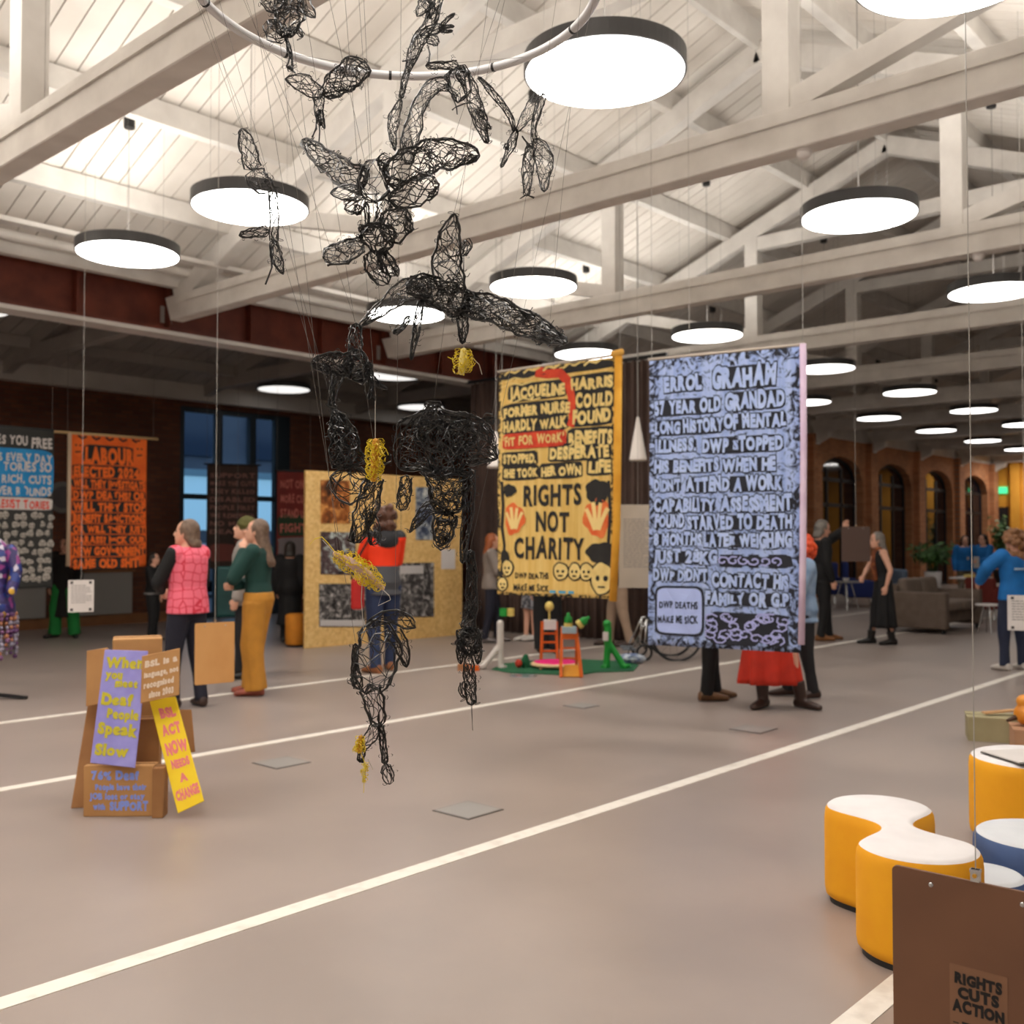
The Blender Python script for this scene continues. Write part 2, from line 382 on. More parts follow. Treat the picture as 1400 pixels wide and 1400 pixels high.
for i, (u, y) in enumerate(((14.6, 25.2), (19.2, 25.2))):
    c = thing('parked_car', ['silver car parked outside beyond the tall window', 'second silver car parked outside further along the street'][i], 'car', (u, y, 0))
    b = MB(); prof = [(-2.1, .35), (-2.15, .75), (-1.5, .9), (-.9, 1.38), (.6, 1.40), (1.25, .95), (2.05, .82), (2.15, .4)]
    b.prism(prof, -.82, .82, Matrix.Translation((u, y, 0)) @ Matrix.Rotation(PI/2, 4, 'X')); bevel(b.build('body', mat('silver_car_paint', rgb(150, 165, 178), .3, .5), c), .08, 3)
    for q in (-1.35, 1.3):
        for z in (-.8, .8): MB().tube([(u+q, y+z-.1, .32), (u+q, y+z+.1, .32)], .32, 18).build('wheel', M_black, c)
    for z in (-.6, .6): MB().ball((u-2.12, y+z, .66), (.06, .16, .08)).build('headlight', mat('headlight_glow', (1, 1, 1, 1), .2, emit=6), c)

# trusses
ORD = ['first', 'second', 'third', 'fourth', 'fifth', 'sixth', 'seventh', 'eighth', 'ninth', 'tenth', 'eleventh', 'twelfth']
QP = (3.5, 7.72)
def truss(u, label):
    t = thing('roof_truss', label, 'roof truss', (u, MID, 4.3), 0, 'roof trusses of the hall', 'structure')
    y0, y1 = -.9, 12.08
    b = MB().prism([(y0, 4.30), (y1-.14, 4.30), (y1, 4.61), (y0, 4.61)], -.09, .09, Matrix.Translation((u, 0, 0)) @ Matrix(((0, 0, 1, 0), (1, 0, 0, 0), (0, 1, 0, 0), (0, 0, 0, 1))))
    bevel(b.build('tie_beam', M_white, t), .008, 1)
    MB().box((u-.095, (y0+y1)/2, 4.52), (.03, y1-y0-.5, .05)).build('tie_batten', M_white, t)
    for s in (-1, 1):
        v = MID+s*(12.08-MID)
        MB().bar((u, v-s*.22, raft(v-s*.22)+.02), (u, MID, APEX), .16, .24).build('rafter', M_white, t)
        q = QP[0] if s < 0 else QP[1]
        MB().box((u, q, (4.6+raft(q))/2), (.17, .21, raft(q)-4.6)).build('queen_post', M_white, t)
        MB().box((u+.11, q-.06, (4.5+raft(q))/2), (.03, .06, raft(q)-4.5)).build('tie_rod_casing', M_white, t)
        ve = q+s*2.35; MB().bar((u, q+s*.08, 4.66), (u, ve, raft(ve)-.02), .13, .17).build('strut', M_white, t)
    MB().box((u, sum(QP)/2, 6.03), (.15, QP[1]-QP[0], .2)).build('straining_beam', M_white, t)
    MB().prism([(0, 0), (-.55, 0), (-.50, -.14), (-.2, -.28), (-.1, -.62), (0, -.7)], -.12, .12, Matrix.Translation((u, 12.06, 4.30)) @ Matrix(((0, 0, 1, 0), (1, 0, 0, 0), (0, 1, 0, 0), (0, 0, 0, 1)))).build('corbel', M_white, t) if u > 15 else None
    if u > 0:                                                # the aisle frame that continues it beyond the girder
        a = thing('aisle_frame', label.replace('roof truss', 'aisle roof frame beyond the red girder'), 'roof frame', (u, 14.8, 4.3), 0, 'aisle roof frames', 'structure')
        MB().box((u, 14.8, 4.42), (.16, 5.2, .22)).build('tie_beam', M_greyw, a)
        MB().bar((u, 12.4, AIS(12.4)-.1), (u, 17.3, AIS(17.3)-.1), .14, .2).build('rafter', M_greyw, a)
        MB().box((u, 14.4, (4.5+AIS(14.4)-.1)/2), (.14, .16, AIS(14.4)-4.7)).build('post', M_greyw, a)
for i in range(11):
    u = 3.18+BAY*i
    truss(u, 'white timber roof truss, %s in line from the camera' % ORD[i])
truss(3.18-BAY, 'white timber roof truss over the camera')

# pendant lights
M_diff = mat('glowing_diffuser', (1, 1, 1, 1), .5, emit=DISC_E, emitcol=(1, .97, .93, 1))
M_dim = mat('dim_diffuser', rgb(200, 196, 190), .5, emit=DIM_E, emitcol=(1, .97, .93, 1))
M_diff_far = mat('glowing_diffuser_distant', (1, 1, 1, 1), .5, emit=3.2, emitcol=(1, .97, .93, 1))
M_diff_mid = mat('glowing_diffuser_middle', (1, 1, 1, 1), .5, emit=5.0, emitcol=(1, .97, .93, 1))
M_up = mat('added_glow_ring', (1, 1, 1, 1), .5, emit=DISC_TOP, emitcol=(1, .95, .88, 1))  # added glow on the pendant tops to brighten the roof boards
def pendant(u, v, label, group, ztop, dim=False, up=True, z=LAMPZ, far=0):
    t = thing('pendant_light', label, 'ceiling light', (u, v, z), 0, group)
    MB().lathe([(.0001, .105), (.5, .105), (.5, 0), (.485, 0), (.485, .02), (.0001, .02)], (u, v, z), 64).build('shade', M_rim, t, True).data.shade_flat()
    MB().lathe([(.0001, -.006), (.484, -.006), (.488, .006), (.0001, .012)], (u, v, z), 64).build('diffuser', M_dim if dim else (M_diff_far if far > 2 else M_diff_mid if far > 1 else M_diff), t)
    r0 = .425 if v > 9 else .34
    if up: MB().lathe([(r0, .108), (.46, .108), (.46, .112), (r0, .112)], (u, v, z), 48).build('added_glow_ring', M_up, t)
    c = MB(); c.tube([(u, v, z+.1), (u, v, ztop)], .0035, 6)
    c.build('cable', M_thr, t)
    s = MB()
    for a in (0, 2.1, 4.2): s.tube([(u+.38*math.cos(a), v+.38*math.sin(a), z+.1), (u+.38*math.cos(a), v+.38*math.sin(a), ztop+.0)], .0012, 5)
    s.build('suspension_wires', M_thr, t)
    MB().lathe([(.0001, 0), (.055, 0), (.055, .12), (.0001, .12)], (u, v, ztop-.12), 16).build('canopy', M_black, t)
LB_ = 3.75
ROWN = {1.74: 'row furthest from the red girder', 3.75: 'row over the pale floor lines', 7.57: 'row left of the ridge', 9.72: 'row nearest the red girder'}
for v, ks in ((1.74, [0]), (3.75, [0, 1, 2]), (7.57, range(0, 7)), (9.72, range(0, 9))):
    for k in ks:
        u = 5.25 if v < 2 else 5.02+LB_*k
        pendant(u, v, 'round glowing pendant light, %s from the camera in the %s' % (ORD[k], ROWN[v]), 'glowing pendants over the hall', brd(v), up=(k < 3), far=k)
for i, (px, py, v) in enumerate(((388, 533, 16.3), (540, 512, 13.5), (575, 556, 16.3), (-46, 428, 13.5))):
    d = P(px, py, 1)-EYE; k = (v-EYE.y)/d.y; p = EYE+d*k
    pendant(p.x, v, ['dim grey pendant light in the dark aisle, in front of the tall window', 'dim grey pendant light in the dark aisle, nearest the brown curtain', 'dim grey pendant light in the dark aisle, above the plywood display board', 'dim grey pendant light in the dark aisle, at the far left'][i],
            'dim pendants in the aisle', AIS(v), True, False)
e = thing('exit_sign', 'green glowing exit sign high on the yellow far wall', 'exit sign', (UB-.06, 11.78, 3.15))
p = P(1370, 671, 41); MB().box((UB-.06, 11.78, 3.32), (.06, .34, .24)).build('sign_face', mat('exit_green', rgb(60, 200, 130), .4, emit=1.0, emitcol=rgb(70, 220, 150)), e)

# ================================================================== HANGING BANNERS
def roof_at(p): return (brd(p.y) if p.y < V1 else AIS(p.y))-.01
class Sheet:
    """a hanging cloth between two top corners; x runs 0..W to the right, y 0..H upwards, d out of its face towards the viewer"""
    def __init__(s, tl, tr, H, sag=0.0, amp=.004, seed=0, skew=0.0):
        s.tl, s.tr, s.H = Vector(tl), Vector(tr), H; s.W = (s.tr-s.tl).length
        s.ax = (s.tr-s.tl).normalized(); s.nrm = s.ax.cross(Vector((0, 0, 1))).normalized(); s.amp = amp; s.seed = seed; s.sag = sag; s.skew = skew
        if s.nrm.dot(EYE-s.tl) < 0: s.nrm = -s.nrm
    def __call__(s, x, y, d=0):
        q = s.amp*(math.sin(x*23+s.seed)+.7*math.sin(x*41+2*s.seed)+.5*math.sin(x*9+y*2.2+s.seed))*(1-.55*y/s.H)
        q += .018*math.sin(y*2.1+s.seed)*(1-y/s.H)
        t = s.tl+s.ax*x+Vector((0, 0, y-s.H-s.sag*math.sin(PI*min(max(x/s.W, 0), 1))*(1-.2*(1-y/s.H))))
        return t+s.ax*(s.skew*(1-y/s.H))+s.nrm*(q+d)
def cloth(sh, name, mt, parent, th=.002):
    nu, nv = int(sh.W/.025), int(sh.H/.05)
    mb = MB(); mb.grid(lambda a, b: sh(a*sh.W, b*sh.H, 0), nu, nv)
    inv = WORLD[parent.name].inverted(); mb.v = [inv @ p for p in mb.v]
    me = mb.mesh(name, mt, True, False); uv = me.uv_layers.new(name='UVMap'); N1 = nu+1
    for lp in me.loops:
        i = lp.vertex_index; uv.data[lp.index].uv = ((i % N1)/nu, (i//N1)/nv)
    o = bpy.data.objects.new(name, me); COL.objects.link(o); o.parent = parent; WORLD[o.name] = WORLD[parent.name].copy()
    md = o.modifiers.new('solid', 'SOLIDIFY'); md.thickness = th; md.offset = 0; return o
def patch(sh, mb, x0, x1, y0, y1, d, wob=.0, seed=0, r=None):
    """a painted patch with a wobbly edge lying on the sheet"""
    rnd = random.Random(seed); n = 40; r = r if r is not None else min(x1-x0, y1-y0)*.22
    cx, cy, hx, hy = (x0+x1)/2, (y0+y1)/2, (x1-x0)/2, (y1-y0)/2; ph = rnd.uniform(0, 6)
    ring = []
    for i in range(n):
        a = 2*PI*i/n; c, s_ = math.cos(a), math.sin(a); p = .28
        k = 1+wob*(math.sin(5*a+ph)+.6*math.sin(9*a+2*ph))
        ring.append((cx+hx*k*math.copysign(abs(c)**p, c), cy+hy*k*math.copysign(abs(s_)**p, s_)))
    b = len(mb.v); K = 8
    for j in range(K+1):
        for (x, y) in ring: mb.v.append(sh(cx+(x-cx)*j/K, cy+(y-cy)*j/K, d))
    for j in range(K):
        for i in range(n):
            q = (i+1) % n; mb.f.append((b+j*n+i, b+j*n+q, b+(j+1)*n+q, b+(j+1)*n+i))
def oval(sh, mb, cx, cy, rx, ry, d, wob=0, seed=0, n=28, fn=None):
    rnd = random.Random(seed); ph = rnd.uniform(0, 6); b = len(mb.v); K = 4
    for j in range(K+1):
        for i in range(n):
            a = 2*PI*i/n; k = (1+wob*(math.sin(3*a+ph)+.7*math.sin(7*a+2*ph)))*(fn(a) if fn else 1); mb.v.append(sh(cx+rx*k*math.cos(a)*j/K, cy+ry*k*math.sin(a)*j/K, d))
    for j in range(K):
        for i in range(n):
            q = (i+1) % n; mb.f.append((b+j*n+i, b+j*n+q, b+(j+1)*n+q, b+(j+1)*n+i))
def stroke(sh, mb, pts, wd, d):
    """a painted brush line on the sheet"""
    P2 = []
    for i in range(len(pts)-1):
        for k in range(6): t = k/6; P2.append((pts[i][0]*(1-t)+pts[i+1][0]*t, pts[i][1]*(1-t)+pts[i+1][1]*t))
    P2.append(pts[-1]); b = len(mb.v)
    for i, (x, y) in enumerate(P2):
        a, c = P2[max(i-1, 0)], P2[min(i+1, len(P2)-1)]; dx, dy = c[0]-a[0], c[1]-a[1]; l = math.hypot(dx, dy) or 1
        mb.v.append(sh(x-dy/l*wd/2, y+dx/l*wd/2, d)); mb.v.append(sh(x+dy/l*wd/2, y-dx/l*wd/2, d))
    for i in range(len(P2)-1): mb.f.append((b+2*i, b+2*i+1, b+2*i+3, b+2*i+2))
def ink_cloth(name, base, base2, ink, edge, lo=.46, hi=.56, scale=9, inner=.25):
    """dyed cloth with ink swirls, thick along its borders (painted pattern)"""
    m = mat(name, base, .85); b = m.node_tree.nodes['Principled BSDF']
    t = N(m, 'ShaderNodeTexCoord'); n = N(m, 'ShaderNodeTexNoise'); n.inputs['Scale'].default_value = scale; n.inputs['Detail'].default_value = 5; n.inputs['Distortion'].default_value = 2.2
    mp = N(m, 'ShaderNodeMapping'); mp.inputs['Scale'].default_value = (1, 1.8, 1); L(m, t.outputs['UV'], mp.inputs[0]); L(m, mp.outputs[0], n.inputs['Vector'])
    s = N(m, 'ShaderNodeSeparateXYZ'); L(m, t.outputs['UV'], s.inputs[0])
    def mth(op, a, b_=None):
        q = N(m, 'ShaderNodeMath', operation=op)
        for i, x in enumerate((a, b_)):
            if x is None: continue
            if isinstance(x, (int, float)): q.inputs[i].default_value = x
            else: L(m, x, q.inputs[i])
        return q.outputs[0]
    def dist(sock): return mth('MINIMUM', sock, mth('SUBTRACT', 1.0, sock))
    dd = mth('MINIMUM', dist(s.outputs['X']), mth('MULTIPLY', dist(s.outputs['Y']), 1.8))
    e = N(m, 'ShaderNodeMapRange'); e.inputs[1].default_value = edge*.5; e.inputs[2].default_value = edge*1.5; e.inputs[3].default_value = 0; e.inputs[4].default_value = inner; L(m, dd, e.inputs[0])
    f = mth('SUBTRACT', n.outputs['Fac'], mth('MULTIPLY', e.outputs[0], 1.0))
    r = ramp(m, f, [(lo, (0, 0, 0, 1)), (hi, (1, 1, 1, 1))])
    n2 = N(m, 'ShaderNodeTexNoise'); n2.inputs['Scale'].default_value = 22; mp2 = N(m, 'ShaderNodeMapping'); mp2.inputs['Scale'].default_value = (1, .06, 1); L(m, t.outputs['UV'], mp2.inputs[0]); L(m, mp2.outputs[0], n2.inputs['Vector'])
    r2 = ramp(m, n2.outputs['Fac'], [(.35, base), (.65, base2)])
    mx = N(m, 'ShaderNodeMix', data_type='RGBA'); L(m, r.outputs[0], mx.inputs[0]); L(m, r2.outputs[0], mx.inputs[6]); mx.inputs[7].default_value = ink
    L(m, mx.outputs[2], b.inputs['Base Color']); return m
def threads(t, pts, mt=None):
    for p in pts:
        q = Vector(p); MB().tube([q, (q.x, q.y, roof_at(q))], .0022, 5).build('thread', mt or M_thread, t)

# ---- pale blue banner
TL, TR = P(888, 492, 8.0), P(1094, 472, 7.42); TR.z = TL.z = (TL.z+TR.z)/2
t = thing('fabric_banner', 'pale blue hand-lettered fabric banner about a grandad, black ink borders, hung on threads', 'banner', TL, 0)
H = 2.22; sh = Sheet(TL, TR, H, 0.0, .005, 1.0, skew=-.01); Wd = sh.W
blue1, blue2, ink = rgb(146, 167, 218), rgb(172, 190, 232), rgb(30, 32, 42)
cloth(sh, 'cloth', ink_cloth('blue_inked_cloth', blue1, blue2, ink, .06, .42, .56, 14, .13), t)
X = lambda px: (px-889)/(1097-889)*Wd
Y = lambda py, px=993: H-((py-(492-(px-889)*.097))/(883-492-(-(px-889)*.11)))*H if False else H*(1-(py-(491-(px-889)*.096))/(387+(px-889)*.13))
rows = [('ERROL', 912, 964, 533, 20), ('GRAHAM', 980, 1064, 527, 28), ('57 YEAR OLD', 898, 991, 563, 18), ('GRANDAD', 998, 1076, 556, 23),
        ('LONG HISTORY', 898, 994, 590, 18), ('OF MENTAL', 997, 1078, 582, 19), ('ILLNESS.', 899, 956, 616, 17), ('DWP STOPPED', 966, 1074, 614, 19),
        ('HIS BENEFITS', 897, 988, 643, 17), ('WHEN HE', 995, 1064, 641, 18), ("DIDN'T", 897, 934, 670, 17), ('ATTEND A WORK', 944, 1072, 668, 19),
        ('CAPABILITY', 897, 982, 697, 18), ('ASSESSMENT', 993, 1086, 695, 20), ('FOUND', 898, 940, 719, 18), ('STARVED TO DEATH', 946, 1086, 720, 19),
        ('8 MONTHS', 897, 964, 743, 17), ('LATER WEIGHING', 969, 1086, 744, 19), ('JUST 28KG', 897, 986, 767, 18),
        ("DWP DIDN'T", 897, 973, 791, 16), ('CONTACT HIS', 981, 1082, 799, 19), ('FAMILY OR G.P', 971, 1082, 823, 18)]
halo, let = MB(), MB()
for i, (tx, a, b, py, h) in enumerate(rows):
    hh = h/390*H*1.02
    ya, yb_ = Y(py, a), Y(py, b); slope = 0
    patch(sh, halo, X(a)-.008, X(b)+.008, min(ya, yb_)+.0, max(ya, yb_)+hh*.86, .0044+.00003*i, .01, i)
    letters(halo, tx, X(a), X(b), (ya+yb_)/2, hh, B3, sh, i, 1.0, .0045+.00003*i)
    letters(let, tx, X(a), X(b), (ya+yb_)/2, hh, B2, sh, i, 1.0, .009)
halo.build('ink_ground', mat('black_banner_ink', ink, .8), t, fix=False)
let.build('lettering', noisy('pale_blue_letter', [(.3, rgb(156, 176, 224)), (.7, rgb(182, 200, 238))], 14, 3, .85), t, fix=False)
bx = MB(); patch(sh, bx, X(902), X(966), Y(862, 934), Y(801, 934), .012, .004, 3); bx.build('pale_box', mat('pale_blue_patch', rgb(172, 188, 238), .85), t, fix=False)
bx = MB(); patch(sh, bx, X(899), X(969), Y(865, 934), Y(798, 934), .0105, .004, 4); bx.build('box_outline', mat('black_banner_ink', ink, .8), t, fix=False)
bl = MB(); letters(bl, 'DWP DEATHS', X(906), X(960), Y(828, 934), .055, B1, sh, 41, 1.0, .016); letters(bl, 'MAKE ME SICK', X(904), X(960), Y(848, 934), .06, B1, sh, 42, 1.0, .016)
bl.build('box_lettering', mat('black_banner_ink', ink, .8), t, fix=False)
dk = MB(); patch(sh, dk, X(972), X(1083), Y(877, 1030), Y(833, 1030), .004, .03, 6); patch(sh, dk, X(990), X(1086), Y(772, 1040), Y(754, 1040), .004, .03, 7); dk.build('ink_patches', mat('black_banner_ink', ink, .8), t, fix=False)
sk = MB(); rnd = random.Random(5)
for i in range(26):
    cx, cy = rnd.uniform(X(978), X(1078)), rnd.uniform(Y(871, 1030), Y(838, 1030)); pts = [(cx+.06*math.cos(a*.9+i)*(1-.1*a), cy+.04*math.sin(a*.9+i)*(1-.1*a)) for a in range(8)]
    stroke(sh, sk, pts, .012, .010)
for i in range(6):
    cx, cy = X(995+i*14), Y(763, 1020); pts = [(cx+.05*math.cos(a*.9+i)*(1-.1*a), cy+.035*math.sin(a*.9+i)*(1-.1*a)) for a in range(8)]
    stroke(sh, sk, pts, .012, .010)
sk.build('painted_skulls', mat('pale_violet_paint', rgb(168, 172, 224), .85), t, fix=False)
hem = MB(); hem.tube([sh(Wd+.02, H+.01, .0), sh(Wd+.022, H*.7, .0), sh(Wd+.018, H*.35, 0), sh(Wd+.006, .06, 0)], [.024]*4, 10); hem.build('pink_side_hem', noisy('pink_hem', [(.4, rgb(214, 190, 214)), (.7, rgb(230, 208, 226))], 6, 3, .8), t, True)
MB().tube([sh(-.01, H, 0), sh(Wd+.03, H+.005, 0)], .011, 10).build('top_rod', mat('pale_pole', rgb(196, 184, 170), .5), t, True)
threads(t, [sh(.02, H), sh(Wd*.28, H), sh(Wd+.02, H)])

# ---- yellow banner
TL, TR = P(683, 505, 10.1), P(841, 492, 9.28); TL.z = TR.z = (TL.z+TR.z)/2
t = thing('fabric_banner', 'yellow fabric banner with large black words about rights, flames and small skulls', 'banner', TL, 0)
H = 2.19; sh = Sheet(TL, TR, H, -.0, .005, 4.0, skew=-.04); Wd = sh.W
yel1, yel2 = rgb(222, 182, 96), rgb(238, 204, 124)
cloth(sh, 'cloth', ink_cloth('yellow_inked_cloth', yel1, yel2, rgb(52, 48, 40), .03, .44, .54, 12, .5), t)
X = lambda px: (px-682)/(842-682)*Wd
Y = lambda py, px=760: H*(1-(py-(505-(px-682)*.082))/(303+(px-682)*.165))
M_ink = mat('black_paint', rgb(38, 36, 34), .8); M_ylet = noisy('yellow_letter', [(.3, rgb(226, 196, 120)), (.7, rgb(240, 214, 140))], 12, 3, .85)
rows = [('JACQUELINE', 700, 777, 541, 17), ('HARRIS', 785, 840, 533, 16), ('FORMER NURSE', 691, 783, 566, 15), ('COULD', 793, 840, 558, 19),
        ('HARDLY WALK', 691, 779, 586, 15), ('FOUND', 789, 838, 580, 18), ('BENEFITS', 784, 840, 609, 19), ('STOPPED.', 691, 738, 631, 13), ('DESPERATE', 758, 836, 627, 17),
        ('SHE TOOK', 692, 740, 650, 13), ('HER OWN', 746, 800, 650, 14), ('LIFE', 811, 838, 648, 17)]
halo, let = MB(), MB()
patch(sh, halo, .015, Wd-.02, Y(512), H-.015, .004, .01, 9)
for i, (tx, a, b, py, h) in enumerate(rows):
    hh = h/320*H; y = (Y(py, a)+Y(py, b))/2
    patch(sh, halo, X(a)-.03, X(b)+.02, y-.03, y+hh+.026, .0045+.00005*i, .02, i)
    letters(let, tx, X(a), X(b), y, hh, B2, sh, i+20, 1.0, .009)
rd = MB(); patch(sh, rd, X(689), X(780), Y(611, 735), Y(589, 735), .008, .01, 5)
stroke(sh, rd, [(X(736), Y(506)), (X(752), Y(510)), (X(770), Y(511)), (X(780), Y(522)), (X(786), Y(545)), (X(788), Y(575)), (X(785), Y(585))], .085, .0075)
oval(sh, rd, X(742), Y(504), .05, .035, .0076, .05, 2)
rd.build('red_paint', noisy('red_banner_paint', [(.35, rgb(196, 52, 30)), (.65, rgb(224, 78, 40))], 8, 3, .8), t, fix=False)
letters(let, "'FIT FOR WORK'", X(691), X(777), Y(606, 735), .095, B1, sh, 50, 1, .012)
halo.build('ink_ground', M_ink, t, fix=False); 
sw = MB(); rnd = random.Random(8)
for i in range(5): stroke(sh, let, [(X(690+28*i), Y(505)), (X(697+28*i), Y(500)), (X(706+28*i), Y(503)), (X(714+28*i), Y(499))], .02, .0085)
for px, py in ((718, 545), (700, 522), (705, 515)): stroke(sh, let, [(X(px-14), Y(py)), (X(px), Y(py-5)), (X(px+16), Y(py-1)), (X(px+30), Y(py-4))], .014, .0086)
let.build('lettering', M_ylet, t, fix=False)
big = MB()
for i, (tx, a, b, py, h) in enumerate((('RIGHTS', 721, 800, 690, 31), ('NOT', 739, 783, 726, 30), ('CHARITY', 708, 804, 763, 32))):
    letters(big, tx, X(a), X(b), (Y(py, a)+Y(py, b))/2, h/322*H, B1, sh, 60+i, .6, .008)
letters(big, 'DWP DEATHS', X(709), X(756), Y(789, 732), .062, B1, sh, 70, 1, .008); letters(big, 'MAKE ME SICK', X(707), X(756), Y(806, 732), .07, B1, sh, 71, 1, .008)
for cx, cy, rx, ry, sd in ((822, 674, 20, 17, 1), (827, 755, 24, 15, 2), (700, 668, 12, 9, 3), (693, 762, 9, 11, 4)):
    oval(sh, big, X(cx), Y(cy), rx/160*Wd*.8, ry/320*H, .007, .08, sd)
stroke(sh, big, [(X(688), Y(655)), (X(690), Y(690)), (X(688), Y(720)), (X(692), Y(745)), (X(687), Y(790))], .035, .0072)
stroke(sh, big, [(X(836), Y(660)), (X(838), Y(700)), (X(836), Y(740)), (X(838), Y(770))], .03, .0072)
big.build('black_lettering', M_ink, t, fix=False)
fl = MB()
def flame(cx, cy, k, mb, d):
    for dx, hh, lean in ((-.085, .13, -.05), (-.03, .2, -.02), (.03, .19, .02), (.085, .13, .06)):
        stroke(sh, mb, [(cx+dx*.3*k, cy-.10*k), (cx+dx*.8*k, cy), (cx+(dx+lean*.5)*k, cy+hh*.7*k), (cx+(dx+lean)*k, cy+hh*k)], .05*k, d)
oval(sh, fl, X(707), Y(708), .12, .15, .0065, .10, 3); oval(sh, fl, X(821), Y(708), .14, .18, .0065, .10, 6)
def glow(nm, c, e):
    if nm in MATS: return MATS[nm]
    return noisy(nm, [(.3, c), (.7, e)], 9, 3, .8)
fl.build('orange_flames', glow('orange_flame_paint', rgb(228, 96, 44), rgb(238, 130, 66)), t, fix=False)
fl = MB(); flame(X(707), Y(712), .7, fl, .010); flame(X(821), Y(712), .85, fl, .010); fl.build('flame_cores', mat('pale_flame_paint', rgb(246, 214, 140), .8), t, fix=False)
sk = MB(); ey = MB()
for cx, cy, rx, ry in ((773, 780, 9, 11), (792, 780, 8, 11), (808, 780, 8, 11), (828, 788, 14, 21), (697, 777, 8, 11), (690, 800, 7, 9)):
    oval(sh, ey, X(cx), Y(cy), (rx+2)/160*Wd, (ry+2)/320*H, .0078, .03, cx); oval(sh, sk, X(cx), Y(cy), rx/160*Wd, ry/320*H, .0092, .03, cx)
    for q in (-.38, .38): oval(sh, ey, X(cx)+q*rx/160*Wd, Y(cy)+.0, .2*rx/160*Wd, .18*ry/320*H, .0108)
    stroke(sh, ey, [(X(cx)-.35*rx/160*Wd, Y(cy)-.55*ry/320*H), (X(cx)+.35*rx/160*Wd, Y(cy)-.55*ry/320*H)], .016, .0108)
sk.build('painted_skulls', M_ylet, t, fix=False); ey.build('skull_outlines', M_ink, t, fix=False)
bl = MB()
for i, q in enumerate((758, 771, 783)): patch(sh, bl, X(q), X(q+9), Y(810), Y(806), .008)
bl.build('small_blue_logos', mat('logo_blue', rgb(90, 160, 190), .8), t, fix=False)
hm = MB(); hm.tube([sh(Wd+.035, H+.03, 0), sh(Wd+.04, H*.6, 0), sh(Wd+.03, H*.3, 0), sh(Wd+.0, -.02, 0)], .036, 10); hm.build('side_hem', noisy('ochre_hem', [(.4, rgb(226, 160, 44)), (.7, rgb(240, 180, 64))], 5, 3, .8), t, True)
MB().tube([sh(-.02, H+.0, 0), sh(Wd+.06, H+.02, 0)], .013, 10).build('top_rod', mat('pale_pole', rgb(196, 184, 170), .5), t, True)
MB().tube([sh(Wd-.02, H+.025, .02), sh(Wd+.09, H+.035, .02)], .03, 10).build('rod_end_wrap', mat('ochre_wrap', rgb(232, 176, 80), .8), t, True)
threads(t, [sh(.03, H), sh(Wd+.05, H+.03)])

# ---- orange banner in the aisle
TL, TR = P(97, 590, 14.6), P(201, 601, 15.4); TL.z = TR.z = (TL.z+TR.z)/2
t = thing('fabric_banner', 'bright orange banner with black block lettering on a pale wooden rod', 'banner', TL, 0)
H = 1.92; sh = Sheet(TL, TR, H, 0, .004, 2); Wd = sh.W
cloth(sh, 'cloth', noisy('orange_cloth', [(.3, rgb(226, 92, 24)), (.7, rgb(244, 112, 36))], 5, 3, .85), t)
rows = ['LABOUR', 'ELECTED 2024', 'WILL THEY INVESTIGATE', 'DWP DEATHS? OR', 'WILL THEY STOP', 'BENEFIT SANCTIONS', 'OR WILL THEY JUST', 'HARASS? NICK OUR', 'NEW GOVERNMENT', 'SAME OLD SHIT']
hs = [.25, .15, .12, .12, .13, .12, .11, .11, .13, .14]; y = H-.12; bk, lt = MB(), MB()
for i, (tx, h) in enumerate(zip(rows, hs)):
    y -= h+.043; wd = Wd*(.62 if i == 0 else (.84 if len(tx) < 14 else .93)); x0 = .05 if i else Wd*.185
    patch(sh, bk, max(x0-.03, .01), x0+wd+.01, y-.014, y+h+.014, .004+.00005*i, .012, i); letters(lt, tx, x0, x0+wd, y, h, B2, sh, 90+i, .6, .009)
bk.build('ink_ground', M_ink, t, fix=False); lt.build('lettering', mat('orange_letter', rgb(242, 110, 34), .85), t, fix=False)
fc = MB(); of = MB()
for cx in (.1, Wd-.12):
    oval(sh, fc, cx, H-.2, .085, .14, .011, .05, int(cx*9)); 
    for q in (-.03, .03): oval(sh, of, cx+q, H-.17, .015, .012, .013)
    stroke(sh, of, [(cx-.04, H-.27), (cx+.04, H-.26)], .02, .013)
for i in range(5): stroke(sh, of, [(.1+.2*i, H-.03), (.16+.2*i, H-.07), (.22+.2*i, H-.04)], .03, .006)
fc.build('painted_faces', mat('orange_letter', rgb(242, 110, 34), .85), t, fix=False); of.build('face_features', M_ink, t, fix=False)
MB().tube([sh(-.02, H+.0, 0), sh(-.03, .02, 0)], .028, 10).build('side_hem', mat('cream_hem', rgb(216, 190, 160), .8), t, True)
MB().tube([sh(-.24, H+.0, 0), sh(Wd+.17, H, 0)], .02, 10).build('top_rod', mat('pale_pole2', rgb(206, 172, 120), .5), t, True)
threads(t, [sh(-.05, H), sh(Wd+.1, H)], M_thr)

